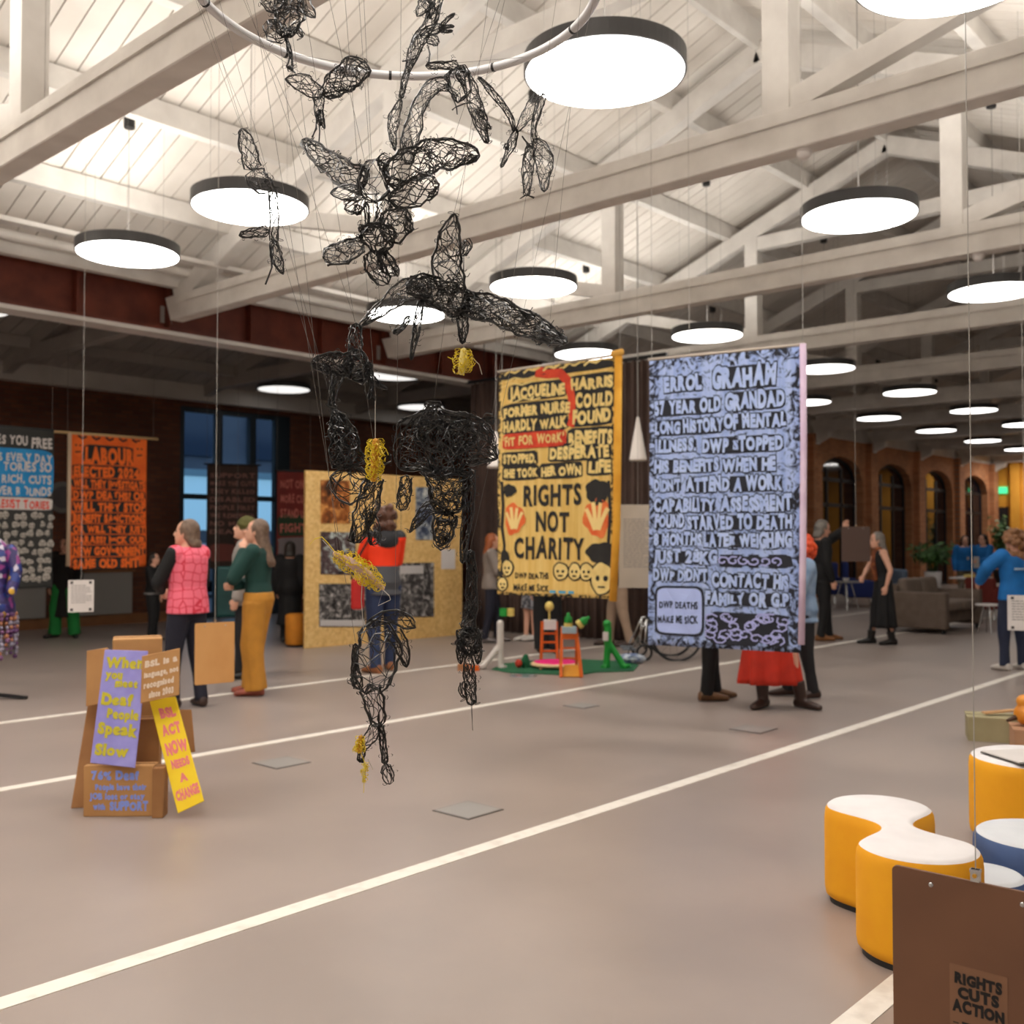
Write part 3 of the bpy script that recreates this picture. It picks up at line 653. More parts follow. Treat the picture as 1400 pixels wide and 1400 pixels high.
# ---- blue and white banner, cut by the left edge of the view
TL, TR = P(-30, 577, 13.2), P(74, 588, 14.0); TL.z = TR.z = (TL.z+TR.z)/2
t = thing('fabric_banner', 'banner with white words on blue above a crowd of black and white faces', 'banner', TL, 0)
H = 2.16; sh = Sheet(TL, TR, H, 0, .004, 3); Wd = sh.W
cloth(sh, 'cloth', mat('charcoal_cloth', rgb(52, 52, 50), .85), t)
X = lambda px: (px+30)/(104)*Wd; Y = lambda py: H*(1-(py-583)/226)
b = MB(); patch(sh, b, .005, Wd-.005, Y(681), Y(614), .004, .004, 1); b.build('blue_ground', noisy('bright_blue_paint', [(.3, rgb(26, 128, 190)), (.7, rgb(40, 146, 206))], 6, 3, .8), t, fix=False)
b = MB(); patch(sh, b, .005, Wd-.01, Y(699), Y(682), .004, .004, 2); b.build('white_ground', mat('white_banner_paint', rgb(214, 206, 200), .8), t, fix=False)
b = MB(); lw = mat('white_banner_paint', rgb(214, 206, 200), .8)
for i, (tx, a, c, py, h) in enumerate((('RULES YOU', -26, 36, 609, 14), ('FREE', 42, 71, 612, 16), ('CUTS EVERY DAY', -26, 70, 632, 12), ('THE TORIES SO', -26, 70, 645, 14), ('THE RICH, CUTS', -26, 70, 662, 13), ('POWER ROUNDS', -26, 70, 679, 13))):
    letters(b, tx, X(a), X(c), Y(py), h/226*H, B1, sh, 120+i, 1, .009)
b.build('lettering', lw, t, fix=False)
b = MB(); letters(b, 'WE RESIST TORIES', X(-26), X(68), Y(697), .12, B1, sh, 130, 1, .009); b.build('red_lettering', mat('red_letter', rgb(222, 60, 44), .8), t, fix=False)
b = MB(); e = MB(); rnd = random.Random(4)
for j in range(8):
    for i in range(9):
        cx, cy = (i+.5+rnd.uniform(-.3, .3))*Wd/9, Y(708+j*12.5+rnd.uniform(-2, 2)); oval(sh, b, cx, cy, rnd.uniform(.034, .054), rnd.uniform(.040, .056), .007+.0002*(i % 3), .12, i+j*9, 14)
        for q in (-.018, .018): oval(sh, e, cx+q, cy+.004, .010, .010, .010, 0, 0, 8)
        stroke(sh, e, [(cx-.02, cy-.03), (cx+.025, cy-.028)], .01, .010)
b.build('painted_faces', mat('bone_white_paint', rgb(178, 170, 160), .85), t, fix=False); e.build('face_features', M_ink, t, fix=False)
threads(t, [sh(.05, H), sh(Wd-.03, H)], M_thr)

# ---- the two dark banners before the tall window
for (pl, pr, y0, y1, Z, base, lab, rowset) in (
    (283, 353, 632, 775, 17.6, ((.3, rgb(46, 34, 28)), (.7, rgb(66, 46, 36))), 'dark brown banner with dull pink writing hung before the tall window', ['SUPPORT', 'MAKE THE CUTS', 'THEY KILLED', 'DISABLED', 'PEOPLE FIRST', 'WE REMEMBER', 'NO MORE', 'DEATHS']),
    (379, 424, 641, 772, 16.9, ((.3, rgb(92, 24, 18)), (.7, rgb(116, 34, 24))), 'dark red banner with faint writing beside the plywood display board', ['NOT ONE', 'MORE CUT', 'STAND UP', 'FIGHT'])):
    TL, TR = P(pl, y0, Z), P(pr, y0+4, Z+.3); TL.z = TR.z
    t = thing('fabric_banner', lab, 'banner', TL, 0); H = (y1-y0)/FPX*Z; sh = Sheet(TL, TR, H, 0, .004, 5); Wd = sh.W
    cloth(sh, 'cloth', noisy(lab[:12]+'cloth', list(base), 3, 4, .85), t); lt = MB(); n = len(rowset)
    for i, tx in enumerate(rowset): letters(lt, tx, .06, Wd-.06, H-.16-(i+.5)*H*.62/n, H*.38/n, B1, sh, 140+i, 1, .008)
    lt.build('lettering', mat('dull_pink_letter' if pl < 300 else 'dull_red_letter', rgb(128, 88, 80) if pl < 300 else rgb(170, 92, 80), .85), t, fix=False)
    lo = MB()
    if pl > 300:
        patch(sh, lo, .02, Wd-.02, .5, .85, .005, .03, 2); lo.build('dark_green_band', mat('dark_green_paint', rgb(30, 50, 26), .85), t, fix=False)
        lo = MB(); patch(sh, lo, .02, Wd-.02, .05, .48, .005, .03, 3); lo.build('grey_patch', mat('dull_grey_paint', rgb(110, 100, 100), .85), t, fix=False)
    else:
        patch(sh, lo, .06, Wd*.55, .12, .42, .005, .03, 2); patch(sh, lo, Wd*.55, Wd-.06, .2, .5, .005, .06, 3); lo.build('painted_figures', mat('dull_red_paint', rgb(110, 56, 48), .85), t, fix=False)
    MB().tube([sh(-.05, H), sh(Wd+.05, H)], .014, 8).build('top_rod', M_black, t, True)
    threads(t, [sh(0, H), sh(Wd, H)], M_thr)
# teal sheet below the brown banner
TL, TR = P(297, 772, 16.5), P(326, 774, 16.6); TL.z = TR.z; t = thing('fabric_banner', 'dark teal sheet hanging low before the tall window, behind the pink waistcoat', 'banner', TL, 0)
sh = Sheet(TL, TR, .82, 0, .003, 2); cloth(sh, 'cloth', noisy('teal_sheet', [(.3, rgb(16, 66, 66)), (.7, rgb(40, 100, 98))], 2, 3, .4), t); threads(t, [sh(.02, .82), sh(sh.W-.02, .82)], M_thr)

# ---- hanging info boards
def rrect(w_, h, r, n=5):
    out = []
    for cx, cy, a0 in ((w_/2-r, h/2-r, 0), (-w_/2+r, h/2-r, 90), (-w_/2+r, -h/2+r, 180), (w_/2-r, -h/2+r, 270)):
        for i in range(n+1): a = math.radians(a0+90*i/n); out.append((cx+r*math.cos(a), cy+r*math.sin(a)))
    return out
def board(name, label, top, w_, h, yaw, mt, th=.006, r=.012, clip=True, bolts=True):
    """a stiff board hung by its top centre; yaw turns its face about the vertical from facing the camera"""
    top = Vector(top); t = thing(name, label, 'sign', top, 0)
    f = (EYE-top); f.z = 0; f.normalize(); f = Matrix.Rotation(yaw, 3, 'Z') @ f; ax = Vector((0, 0, 1)).cross(f); 
    M = Matrix((ax, Vector((0, 0, 1)), f)).transposed().to_4x4(); M.translation = top-Vector((0, 0, h/2))
    bevel(MB().prism(rrect(w_, h, r), -th/2, th/2, M).build('panel', mt, t), .001, 1)
    if clip:
        c = top+Vector((0, 0, .012)); R = M.to_3x3()
        MB().box(c, (.017, .024, .012), R).box(c+R @ Vector((0, .009, 0)), (.019, .006, .014), R).build('hanging_clip', M_steel, t)
        MB().tube([c+R @ Vector((0, 0, .006)), c+R @ Vector((0, 0, .009))], .0042, 12).build('clip_screw', mat('brass_screw', rgb(214, 160, 60), .3, .8), t)
        MB().tube([c, c+Vector((0, 0, .05))], .0008, 5).build('wire_loop', M_steel, t)
    if bolts:
        for q in (-.26, .26): MB().ball(M @ Vector((q*w_, h/2-.025, th/2)), (.0055, .0055, .003), 12, 8, M.to_3x3()).build('bolt', M_steel, t, True)
    MB().tube([top, (top.x, top.y, roof_at(top))], .0011 if top.length < 4 else .002, 6).build('thread', M_thread, t)
    return t, (lambda x, y, d=0: M @ Vector((x, y, th/2+d)))
M_kraft = noisy('kraft_board', [(.3, rgb(206, 150, 88)), (.7, rgb(216, 162, 100))], 4, 4, .7)
M_kraft_shaded = noisy('kraft_board_shaded', [(.3, rgb(112, 76, 54)), (.7, rgb(122, 84, 60))], 4, 5, .6)  # kraft board with its shaded side put into a darker colour
t, S = board('hanging_board', 'shade-darkened hanging board with black lettered sticker, nearest the camera', P(1334, 1205, 2.02), .33, .46, math.radians(-17), M_kraft_shaded)
b = MB(); b.prism(rrect(.108, .128, .003), .0002, .0006, Matrix.Translation((0, 0, 0))); b.v = [S(p.x+.003, p.y-.005, p.z) for p in b.v]; b.build('sticker', mat('tan_sticker', rgb(134, 96, 70), .5), t)
b = MB()
for i, (tx, w_, y, h) in enumerate((('RIGHTS', .086, .024, .0225), ('CUTS', .074, -.003, .0225), ('ACTION', .094, -.031, .0235))): letters(b, tx, .003-w_/2, .003+w_/2, y, h, B2, lambda x, y, d: S(x, y, .0012), 200+i, .5)
b.build('lettering', mat('sticker_black', rgb(16, 15, 16), .6), t, fix=False)
b = MB()
for x0, x1, h in ((-.045, -.034, .002), (-.028, -.004, .006), (.006, .01, .002), (.026, .044, .004)): b.add([S(x0, -.056, .0012), S(x1, -.056, .0012), S(x1, -.056+h, .0012), S(x0, -.056+h, .0012)], [(0, 1, 2, 3)])
b.build('small_logos', mat('sticker_black', rgb(16, 15, 16), .6), t, fix=False)
board('hanging_board', 'tan kraft hanging board beside the woman in the pink waistcoat', P(294, 851, 7.6), .305, .452, math.radians(22), M_kraft)
board('hanging_board', 'shade-darkened hanging board between the man in black and the woman in the black dress', P(1170, 720, 12), .36, .41, math.radians(28), mat('board_shaded_back', rgb(84, 64, 56), .7))  # shade on the unlit back put into the board colour
M_sheet = noisy('white_info_sheet', [(.3, rgb(214, 208, 204)), (.7, rgb(226, 220, 216))], 3, 2, .6)
def info(label, top, w_, h, yaw, mt, rows):
    t, S = board('info_sheet', label, top, w_, h, yaw, mt, .004, .004, False, False); b = MB(); rnd = random.Random(int(w_*1000)+rows)
    for i in range(rows):
        y = h*.32-i*h*.6/rows; x1 = w_*(.36 if i % 4 else .15)
        x = -w_*.38
        while x < x1: l = rnd.uniform(.02, .05)*w_*3; b.add([S(x, y, .001), S(min(x+l, x1+.01), y, .001), S(min(x+l, x1+.01), y+h*.22/rows, .001), S(x, y+h*.22/rows, .001)], [(0, 1, 2, 3)]); x += l+w_*.02
    b.build('printed_lines', mat('grey_print', rgb(150, 146, 144), .7), t, fix=False); b = MB()
    for px, py in ((-.36, -.42), (.36, -.42), (-.36, .42), (.36, .42)):
        if rows < 12: b.add([S(px*w_-.012, py*h-.012, .001), S(px*w_+.012, py*h-.012, .001), S(px*w_+.012, py*h+.012, .001), S(px*w_-.012, py*h+.012, .001)], [(0, 1, 2, 3)])
    if b.v: b.build('corner_marks', mat('print_black', rgb(60, 56, 56), .7), t, fix=False)
    return t
info('small white info sheet hanging below the orange banner', P(111, 793, 9.6), .225, .30, .1, M_sheet, 9)
info('small white info sheet hanging before the woman in the blue hoodie', P(1402, 814, 9.0), .29, .31, .1, M_sheet, 8)
info('large cream poster sheet between the yellow and pale blue banners', P(872, 690, 10.6), .40, .86, .15, noisy('cream_poster', [(.3, rgb(196, 186, 172)), (.7, rgb(206, 196, 182))], 3, 2, .7), 22)

# ================================================================== PEOPLE
def yaw_of(phi): return math.radians(phi)+HEAD-PI/2             # 0 = facing along the view's right, 90 = away from the camera
M_skin = noisy('skin', [(.3, rgb(214, 160, 134)), (.7, rgb(226, 174, 148))], 9, 3, .55)
def sol(name, r, g, b, rough=.8, var=.10, scale=7):
    k = 1-var; return noisy(name, [(.3, rgb(r*k, g*k, b*k)), (.7, rgb(r, g, b))], scale, 4, rough)
def person(label, pos, phi, h, top, legs, shoes, hair, pose=None, sex='f', group=None, extra=None, vox=.010):
    pose = dict(pose or {}); k = h/1.7
    t = thing('person', label, 'person', (pos[0], pos[1], 0), yaw_of(phi), group)
    Wm = WORLD[t.name]
    def A(x, y, z): return Wm @ (Vector((x, y, z))*k)
    V = lambda x, y, z: Vector((x, y, z))
    lean = pose.get('lean', 0.0)
    def LP(p):                                                 # lean the upper body forward about the hips
        p = Vector(p)
        if p.z > .95: d = p.z-.95; p.x += d*math.sin(lean); p.z = .95+d*math.cos(lean)
        return p
    sw = .185 if sex == 'm' else .165
    J = {}
    for s, n in ((1, 'L'), (-1, 'R')):
        J[n+'s'] = LP(V(-.01, s*sw, 1.395)); J[n+'e'] = LP(V(*pose.get(n+'e', (-.03, s*(sw+.055), 1.12)))) ; J[n+'w'] = LP(V(*pose.get(n+'w', (.05, s*(sw+.06), .87))))
        f = pose.get(n+'f', (0.0, s*.10, 0)); J[n+'a'] = V(f[0], f[1], .085); J[n+'h'] = V(0, s*.088, .90); J[n+'yaw'] = math.radians(f[2] if len(f) > 2 else 0)
        J[n+'k'] = (J[n+'a']+J[n+'h'])/2+V(.03, s*.01, .0)
    torso = [(.80, .10, .085, 0), (.86, .155, .105, -.005), (.93, .168, .118, -.01), (1.0, .155, .11, -.005), (1.09, .135, .098, 0), (1.20, .148, .108, .005), (1.30, .165, .115, 0), (1.38, .168, .10, -.008), (1.43, .12, .075, -.012), (1.47, .06, .055, -.005)]
    if sex == 'm': torso = [(z, w*(1.03 if z < 1 else 1.12), d*1.04, x) for z, w, d, x in torso]
    hp = math.radians(pose.get('hp', 0)); hy = math.radians(pose.get('hy', 0))
    HC = LP(V(.02, 0, 1.585)); HR = Matrix.Rotation(hy, 3, 'Z') @ Matrix.Rotation(-hp+lean, 3, 'Y')
    def hd(x, y, z): return HC+HR @ V(x, y, z)
    def hands(mb, n, s):
        e, w_ = J[n+'e'], J[n+'w']; d = (w_-e).normalized(); hdv = pose.get(n+'d')
        if hdv: d = V(*hdv).normalized()
        nn = V(0, -s, 0)-d*(-s*d.y)
        if nn.length < .2: nn = V(1, 0, 0)-d*d.x
        nn.normalize(); sd = d.cross(nn).normalized()
        if sd.x*1.0+sd.z*.3 < 0: sd = -sd
        pe = w_+d*.085
        mb.loft([(w_-d*.01, sd*.024, nn*.018), (w_+d*.03, sd*.036, nn*.017), (pe, sd*.040, nn*.014), (pe+d*.008, sd*.036, nn*.011)], 12)
        for i, (q, ln) in enumerate(((.030, .066), (.011, .076), (-.010, .070), (-.030, .054))):
            a = pe+sd*q-d*.012; b = a+d*ln*.55+nn*.006; c = b+d*ln*.42+nn*.018; mb.tube([a, b, c], [.0105, .0095, .0085], 8, True, True)
        a = w_+d*.03+sd*.026; b = a+sd*.026+d*.028; mb.tube([a, b, b+d*.03+nn*.006], [.013, .011, .009], 8, True, True)
    # ---- body, one surface
    mb = MB(); W_ = lambda q: Wm @ (q*k)
    def put(src, dst):
        n = len(dst.v); dst.v += [W_(p) for p in src.v]; dst.f += [tuple(i+n for i in f) for f in src.f]
    b = MB()
    b.loft([(LP(V(x, 0, z)), LP(V(x+d, 0, z))-LP(V(x, 0, z)), V(0, w, 0)) for z, w, d, x in torso], 20)
    b.tube([LP(V(-.015, 0, 1.42)), hd(-.022, 0, -.06)], [.058, .052], 12, True, True)
    b.loft([(hd(-.005, 0, .118), HR @ V(.03, 0, 0), HR @ V(0, .028, 0)), (hd(-.006, 0, .105), HR @ V(.062, 0, 0), HR @ V(0, .052, 0)), (hd(-.006, 0, .07), HR @ V(.092, 0, 0), HR @ V(0, .073, 0)), (hd(-.004, 0, .02), HR @ V(.1, 0, 0), HR @ V(0, .077, 0)),
            (hd(.0, 0, -.03), HR @ V(.094, 0, 0), HR @ V(0, .07, 0)), (hd(.018, 0, -.075), HR @ V(.074, 0, 0), HR @ V(0, .055, 0)), (hd(.036, 0, -.105), HR @ V(.048, 0, 0), HR @ V(0, .036, 0)), (hd(.042, 0, -.116), HR @ V(.025, 0, 0), HR @ V(0, .02, 0))], 20)
    b.tube([hd(.092, 0, .022), hd(.108, 0, -.008), hd(.114, 0, -.024), hd(.098, 0, -.034)], [.010, .013, .0155, .012], 8, True, True)       # nose
    b.ball(hd(.090, 0, -.062), (.013, .022, .012)); b.ball(hd(.084, 0, -.098), (.018, .02, .014))
    for s in (-1, 1): b.ball(hd(-.008, s*.078, -.005), (.018, .009, .032))
    for s, n in ((1, 'L'), (-1, 'R')):
        b.ball(J[n+'s'], .062); b.tube([J[n+'s'], (J[n+'s']+J[n+'e'])/2, J[n+'e']], [.056, .048, .040], 12, True, True)
        d = J[n+'w']-J[n+'e']; b.tube([J[n+'e'], J[n+'e']+d*.3, J[n+'w']], [.040, .041, .026], 12, True, True); hands(b, n, s)
        b.tube([J[n+'h'], (J[n+'h']+J[n+'k'])/2, J[n+'k']], [.088, .074, .056], 12, True, True)
        d = J[n+'a']-J[n+'k']; b.tube([J[n+'k'], J[n+'k']+d*.3+V(-.012, 0, 0), J[n+'a']], [.055, .054, .036], 12, True, True)
        fy = Matrix.Rotation(J[n+'yaw'], 3, 'Z'); fo = J[n+'a']
        b.loft([(fo+fy @ V(x, 0, z-.085), fy @ V(0, w, 0), V(0, 0, hh)) for x, w, hh, z in ((-.065, .012, .02, .035), (-.05, .03, .04, .045), (0, .036, .048, .055), (.07, .04, .034, .04), (.13, .042, .024, .028), (.175, .026, .016, .02))], 12)
    put(b, mb); remesh(mb, vox, 3).build('body', M_skin, t, True, fix=False)
    # ---- face
    if pose.get('face', 1):
        e = MB(); [e.ball(W_(hd(.083, s*.032, .012)), .011*k, 8, 6) for s in (-1, 1)]; e.build('eyes', mat('dark_eye', rgb(34, 26, 22), .3), t)
        e = MB(); [e.tube([W_(hd(.088, s*.018, .036)), W_(hd(.080, s*.050, .036))], .004*k, 6) for s in (-1, 1)]; e.build('eyebrows', hair[1], t)
        MB().ball(W_(hd(.098, 0, -.062)), (.006*k, .021*k, .008*k), 10, 6, Matrix.Rotation(yaw_of(phi)+hy, 3, 'Z')).build('mouth', mat('lips', rgb(176, 92, 86), .5), t)
    # ---- legs
    def leg_tube(mb, gr, hem, zend=.08, flare=None):
        for s, n in ((1, 'L'), (-1, 'R')):
            hpt, kn, an = J[n+'h'], J[n+'k'], J[n+'a']; d = an-kn; end = kn+d*((kn.z-zend)/(kn.z-an.z)) if kn.z > zend else kn
            pts = [hpt, (hpt+kn)/2, kn, kn+(end-kn)*.5, end]; rr = [.092+gr, .082+gr, (.058+hem)/2+gr*.7+.008, hem*.95, hem]
            if zend > kn.z: pts = [hpt, (hpt+kn)/2, kn]; rr = [.092+gr, .085+gr, .075+gr]
            mb.tube(pts, rr, 14)
        mb.loft([(V(x, 0, z), V(d+gr, 0, 0), V(0, w+gr, 0)) for z, w, d, x in torso if z < 1.02], 20)
    kind = legs[0]
    if kind in ('trousers', 'wide', 'shorts'):
        c = MB(); leg_tube(c, .014 if kind == 'trousers' else .026, .062 if kind == 'trousers' else .105, .06 if kind != 'shorts' else .55)
        o = MB(); put(c, o); o = remesh(o, .011, 2)
        if kind == 'wide':
            for i, p in enumerate(o.v):
                q = Wm.inverted() @ p; a = math.atan2(q.y, q.x); o.v[i] = p+Wm.to_3x3() @ (Vector((math.cos(a), math.sin(a), 0))*.010*math.sin(a*7+q.z*5)*min(1, max(0, (1-q.z))))
        o.build('trousers' if kind != 'shorts' else 'shorts', legs[1], t, True, fix=False)
    elif kind == 'skirt':
        z0, z1, fl = legs[2], legs[3], legs[4]; c = MB(); rings = []
        n = 56; R = []
        for j in range(15):
            q = j/14; z = z1+(z0-z1)*q; rr = .15+(fl-.15)*q**.8; R.append([LP(V((rr*.8)*(1+.14*q*math.sin(9*a+1.3))*math.cos(a), rr*1.1*(1+.14*q*math.sin(9*a+1.3))*math.sin(a), z)) for a in [2*PI*i/n for i in range(n)]])
        c.v = [p for r in R for p in r]
        for j in range(14):
            for i in range(n): c.f.append((j*n+i, j*n+(i+1) % n, (j+1)*n+(i+1) % n, (j+1)*n+i))
        o = MB(); put(c, o); ob = o.build('skirt', legs[1], t, True); md = ob.modifiers.new('s', 'SOLIDIFY'); md.thickness = .006
        if len(legs) > 5:
            c = MB(); leg_tube(c, .004, .045, .06); o = MB(); put(c, o); remesh(o, .011, 2).build('leggings', legs[5], t, True, fix=False)
    # ---- top
    mt, hem, slv, gr = top[:4]
    c = MB(); tr = [(z, w+gr, d+gr, x) for z, w, d, x in torso if z >= hem-.02 and z < 1.45]
    if hem < .9: tr = [(hem, (.168+gr)*(1.12 if sex == 'm' else 1.05), .125+gr, -.008)]+[q for q in tr if q[0] > hem+.03]
    c.loft([(LP(V(x, 0, z)), LP(V(x+d, 0, z))-LP(V(x, 0, z)), V(0, w, 0)) for z, w, d, x in tr], 22)
    if pose.get('collar'): c.tube([LP(V(-.012, 0, 1.40)), LP(V(-.012, 0, 1.475))], [.08, .068], 14)
    if slv != 'none':
        for s, n in ((1, 'L'), (-1, 'R')):
            c.ball(J[n+'s'], .066+gr*.8); c.tube([J[n+'s'], (J[n+'s']+J[n+'e'])/2, J[n+'e']] if slv == 'long' else [J[n+'s'], J[n+'s']*.45+J[n+'e']*.55], [.060+gr, .054+gr, .047+gr][:3 if slv == 'long' else 2], 12, True, True)
            if slv == 'long': d = J[n+'w']-J[n+'e']; c.tube([J[n+'e'], J[n+'e']+d*.4, J[n+'e']+d*.96], [.047+gr, .047+gr, .036+gr*.8], 12, True, True)
    o = MB(); put(c, o); remesh(o, .011, 3).build(top[4] if len(top) > 4 else 'top', mt, t, True, fix=False)
    if extra:
        for nm, m_, fn in extra:
            o = MB(); c = MB(); fn(c, LP, hd, J, HR); put(c, o)
            (remesh(o, .009, 3) if nm[0] != '_' else o).build(nm.strip('_'), m_, t, True, fix=False)
    # ---- shoes
    sh_ = MB(); tall = shoes[1] if len(shoes) > 1 else 0
    for s, n in ((1, 'L'), (-1, 'R')):
        c = MB(); fy = Matrix.Rotation(J[n+'yaw'], 3, 'Z'); fo = J[n+'a']
        c.loft([(fo+fy @ V(x, 0, z-.085), fy @ V(0, w, 0), V(0, 0, hh)) for x, w, hh, z in ((-.082, .02, .025, .035), (-.07, .040, .045, .05), (0, .045, .055, .06), (.07, .049, .042, .046), (.14, .051, .032, .036), (.20, .034, .024, .028), (.212, .012, .012, .024))], 14)
        if tall and kind not in ('trousers', 'wide'): d = J[n+'k']-J[n+'a']; c.tube([fo, fo+d*tall], [.052, .064], 14)
        o = MB(); put(c, o); remesh(o, .010, 2).build('boot' if tall else 'shoe', shoes[0], t, True, fix=False)
    # ---- hair
    st, hm = hair; c = MB(); rnd = random.Random(label)
    if st != 'none':
        c.ball(hd(-.022, 0, .032), (.098, .090, .104), 20, 14, HR)
        if st in ('bob', 'long', 'medium'):
            ln = {'bob': .13, 'medium': .22, 'long': .34}[st]
            HY_ = Matrix.Rotation(hy, 3, 'Z'); hq = lambda x, y, z: HC+HY_ @ V(x, y, z)
            c.loft([(hq(-.035, 0, .03), HR @ V(.085, 0, 0), HR @ V(0, .092, 0)), (hq(-.05, 0, -.05), HR @ V(.07, 0, 0), HR @ V(0, .095, 0)), (hq(-.055-ln*.10, 0, -ln*.55), HR @ V(.06, 0, 0), HR @ V(0, .098, 0)), (hq(-.05-ln*.26, 0, -ln*.85), HR @ V(.05, 0, 0), HR @ V(0, .094, 0)), (hq(-.05-ln*.28, 0, -ln), HR @ V(.03, 0, 0), HR @ V(0, .07, 0))], 18)
        if st == 'curly':
            for i in range(70):
                a, b_ = rnd.uniform(0, 2*PI), rnd.uniform(-.95, 1); x = .115*math.cos(a)*math.sqrt(1-b_*b_*.8); y = .115*math.sin(a)*math.sqrt(1-b_*b_*.8)
                if x > .045 and b_ < .45: continue
                c.ball(hd(-.03+x, y, .0+.13*b_), rnd.uniform(.026, .040), 8, 6)
        if st == 'curlylong':
            for i in range(100):
                a, b_ = rnd.uniform(0, 2*PI), rnd.uniform(-1.9, 1); q = math.sqrt(max(.25, 1-max(b_, 0)**2)); x = .105*math.cos(a)*q; y = .115*math.sin(a)*q
                if x > .03 and b_ < .5: continue
                c.ball(hd(-.035+x, y, .01+.12*b_), rnd.uniform(.026, .040), 8, 6)
        if st == 'bun': c.ball(hd(-.12, 0, .07), .045)
        if st == 'beanie':
            c = MB(); c.ball(hd(-.018, 0, .045), (.107, .097, .105), 20, 14, HR); c.tube([hd(-.012, 0, .028), hd(-.014, 0, .055)], [.106, .104], 18)
        o = MB(); put(c, o); o = remesh(o, .009, 2)
        if st != 'beanie':
            face = lambda q: q.x > .048 and q.z < .062
            iv = (Wm.inverted()); keep = []
            def loc(p): return HR.inverted() @ ((iv @ p)/k-HC)
            for f in o.f:
                cc = sum((o.v[i] for i in f), Vector())/len(f); q = loc(cc)
                if not face(q): keep.append(f)
            o.f = keep
        for i, p in enumerate(o.v):
            q = (Wm.inverted() @ p); a = math.atan2(q.y, q.x+.02); o.v[i] = p+(p-Wm @ (HC*k)).normalized()*.0035*math.sin(a*26+q.z*9)
        o.build('beanie' if st == 'beanie' else 'hair', hm, t, True, fix=False)
    return t
HB = noisy('brown_hair', [(.3, rgb(92, 72, 58)), (.7, rgb(126, 102, 84))], 30, 4, .5)
HD = noisy('dark_hair', [(.3, rgb(30, 24, 20)), (.7, rgb(48, 38, 32))], 30, 4, .5)
HG = noisy('grey_hair', [(.3, rgb(96, 90, 84)), (.7, rgb(140, 132, 124))], 30, 4, .5)
HR_ = noisy('copper_hair', [(.3, rgb(140, 72, 36)), (.7, rgb(172, 96, 52))], 30, 4, .5)
HX = noisy('bright_red_hair', [(.3, rgb(196, 60, 22)), (.7, rgb(232, 88, 36))], 30, 4, .6)
HY = noisy('sandy_hair', [(.3, rgb(112, 74, 44)), (.7, rgb(150, 104, 66))], 30, 4, .5)
C_blk = sol('black_cloth', 15, 14, 16); C_nav = sol('navy_cloth', 26, 27, 44); C_dk = sol('charcoal_cloth_worn', 34, 34, 38); S_blk = sol('black_leather', 22, 19, 18, .35); S_brn = sol('brown_leather', 110, 76, 46, .45)
S_dkb = sol('dark_brown_leather', 62, 40, 32, .4); S_wht = sol('white_trainers', 206, 200, 194, .6)
# pink quilted waistcoat with red squiggle seams
M_pink = noisy('pink_quilting', [(.0, rgb(238, 104, 128)), (1, rgb(244, 122, 140))], 4, 3, .7)
_b = M_pink.node_tree.nodes['Principled BSDF']; _c = coords(M_pink, 'Object', (1, 1, 1)); _v = N(M_pink, 'ShaderNodeTexVoronoi', feature='DISTANCE_TO_EDGE', distance='CHEBYCHEV'); _v.inputs['Scale'].default_value = 13; _v.inputs['Randomness'].default_value = .45
L(M_pink, _c, _v.inputs['Vector']); _r = ramp(M_pink, _v.outputs['Distance'], [(.03, rgb(214, 44, 66)), (.07, rgb(242, 112, 134))]); L(M_pink, _r.outputs[0], _b.inputs['Base Color'])
def vest(c, LP, hd, J, HR):
    V = lambda *a: Vector(a)
    c.loft([(LP(V(x, 0, z)), LP(V(x+d, 0, z))-LP(V(x, 0, z)), V(0, w, 0)) for z, w, d, x in ((.86, .205, .165, -.01), (.96, .20, .158, -.008), (1.1, .182, .145, 0), (1.25, .196, .152, 0), (1.36, .196, .142, -.008), (1.42, .165, .115, -.012), (1.46, .10, .085, -.01))], 24)
    for n in ('L', 'R'): c.ball(J[n+'s']+Vector((0, -.02 if n == 'L' else .02, .0)), .088)
p = F(255, 967); person('woman in a pink quilted waistcoat and black trousers looking up to the left', p, 148, 1.67, (C_blk, .9, 'long', .014, 'jumper'), ('trousers', C_nav), (S_dkb, .35), ('bob', HB),
    dict(Le=(.10, .25, 1.14), Lw=(.24, .10, 1.06), Re=(.08, -.25, 1.12), Rw=(.22, -.06, 1.04), hy=26, hp=6, Lf=(.05, .11, 0), Rf=(-.08, -.10, -20)), extra=[('waistcoat', M_pink, vest)])
p = F(352, 950); person('woman in a dark green jumper and mustard trousers holding her chin', p, 172, 1.69, (sol('bottle_green_knit', 20, 66, 60), .93, 'long', .016, 'jumper'), ('wide', sol('mustard_cotton', 204, 142, 50)), (sol('red_white_shoes', 176, 90, 70, .5, .4, 12),), ('long', HB),
    dict(Le=(.17, .20, 1.13), Lw=(.135, .06, 1.40), Ld=(-.1, -.4, 1), Re=(.10, -.23, 1.10), Rw=(.20, .12, 1.06), Rd=(.1, 1, 0), hy=6, hp=10, Lf=(-.02, .09, 10), Rf=(.10, -.09, -5)))
p = F(336, 927); person('person in an olive beanie and long pale grey shirt behind the woman in mustard trousers', p, 184, 1.73, (sol('pale_grey_cotton', 168, 160, 154), .78, 'long', .03, 'overshirt'), ('trousers', C_dk), (S_blk,), ('beanie', sol('olive_knit', 88, 84, 34)),
    dict(hp=12, Lf=(-.05, .10, 0), Rf=(.08, -.1, 0)), 'm')
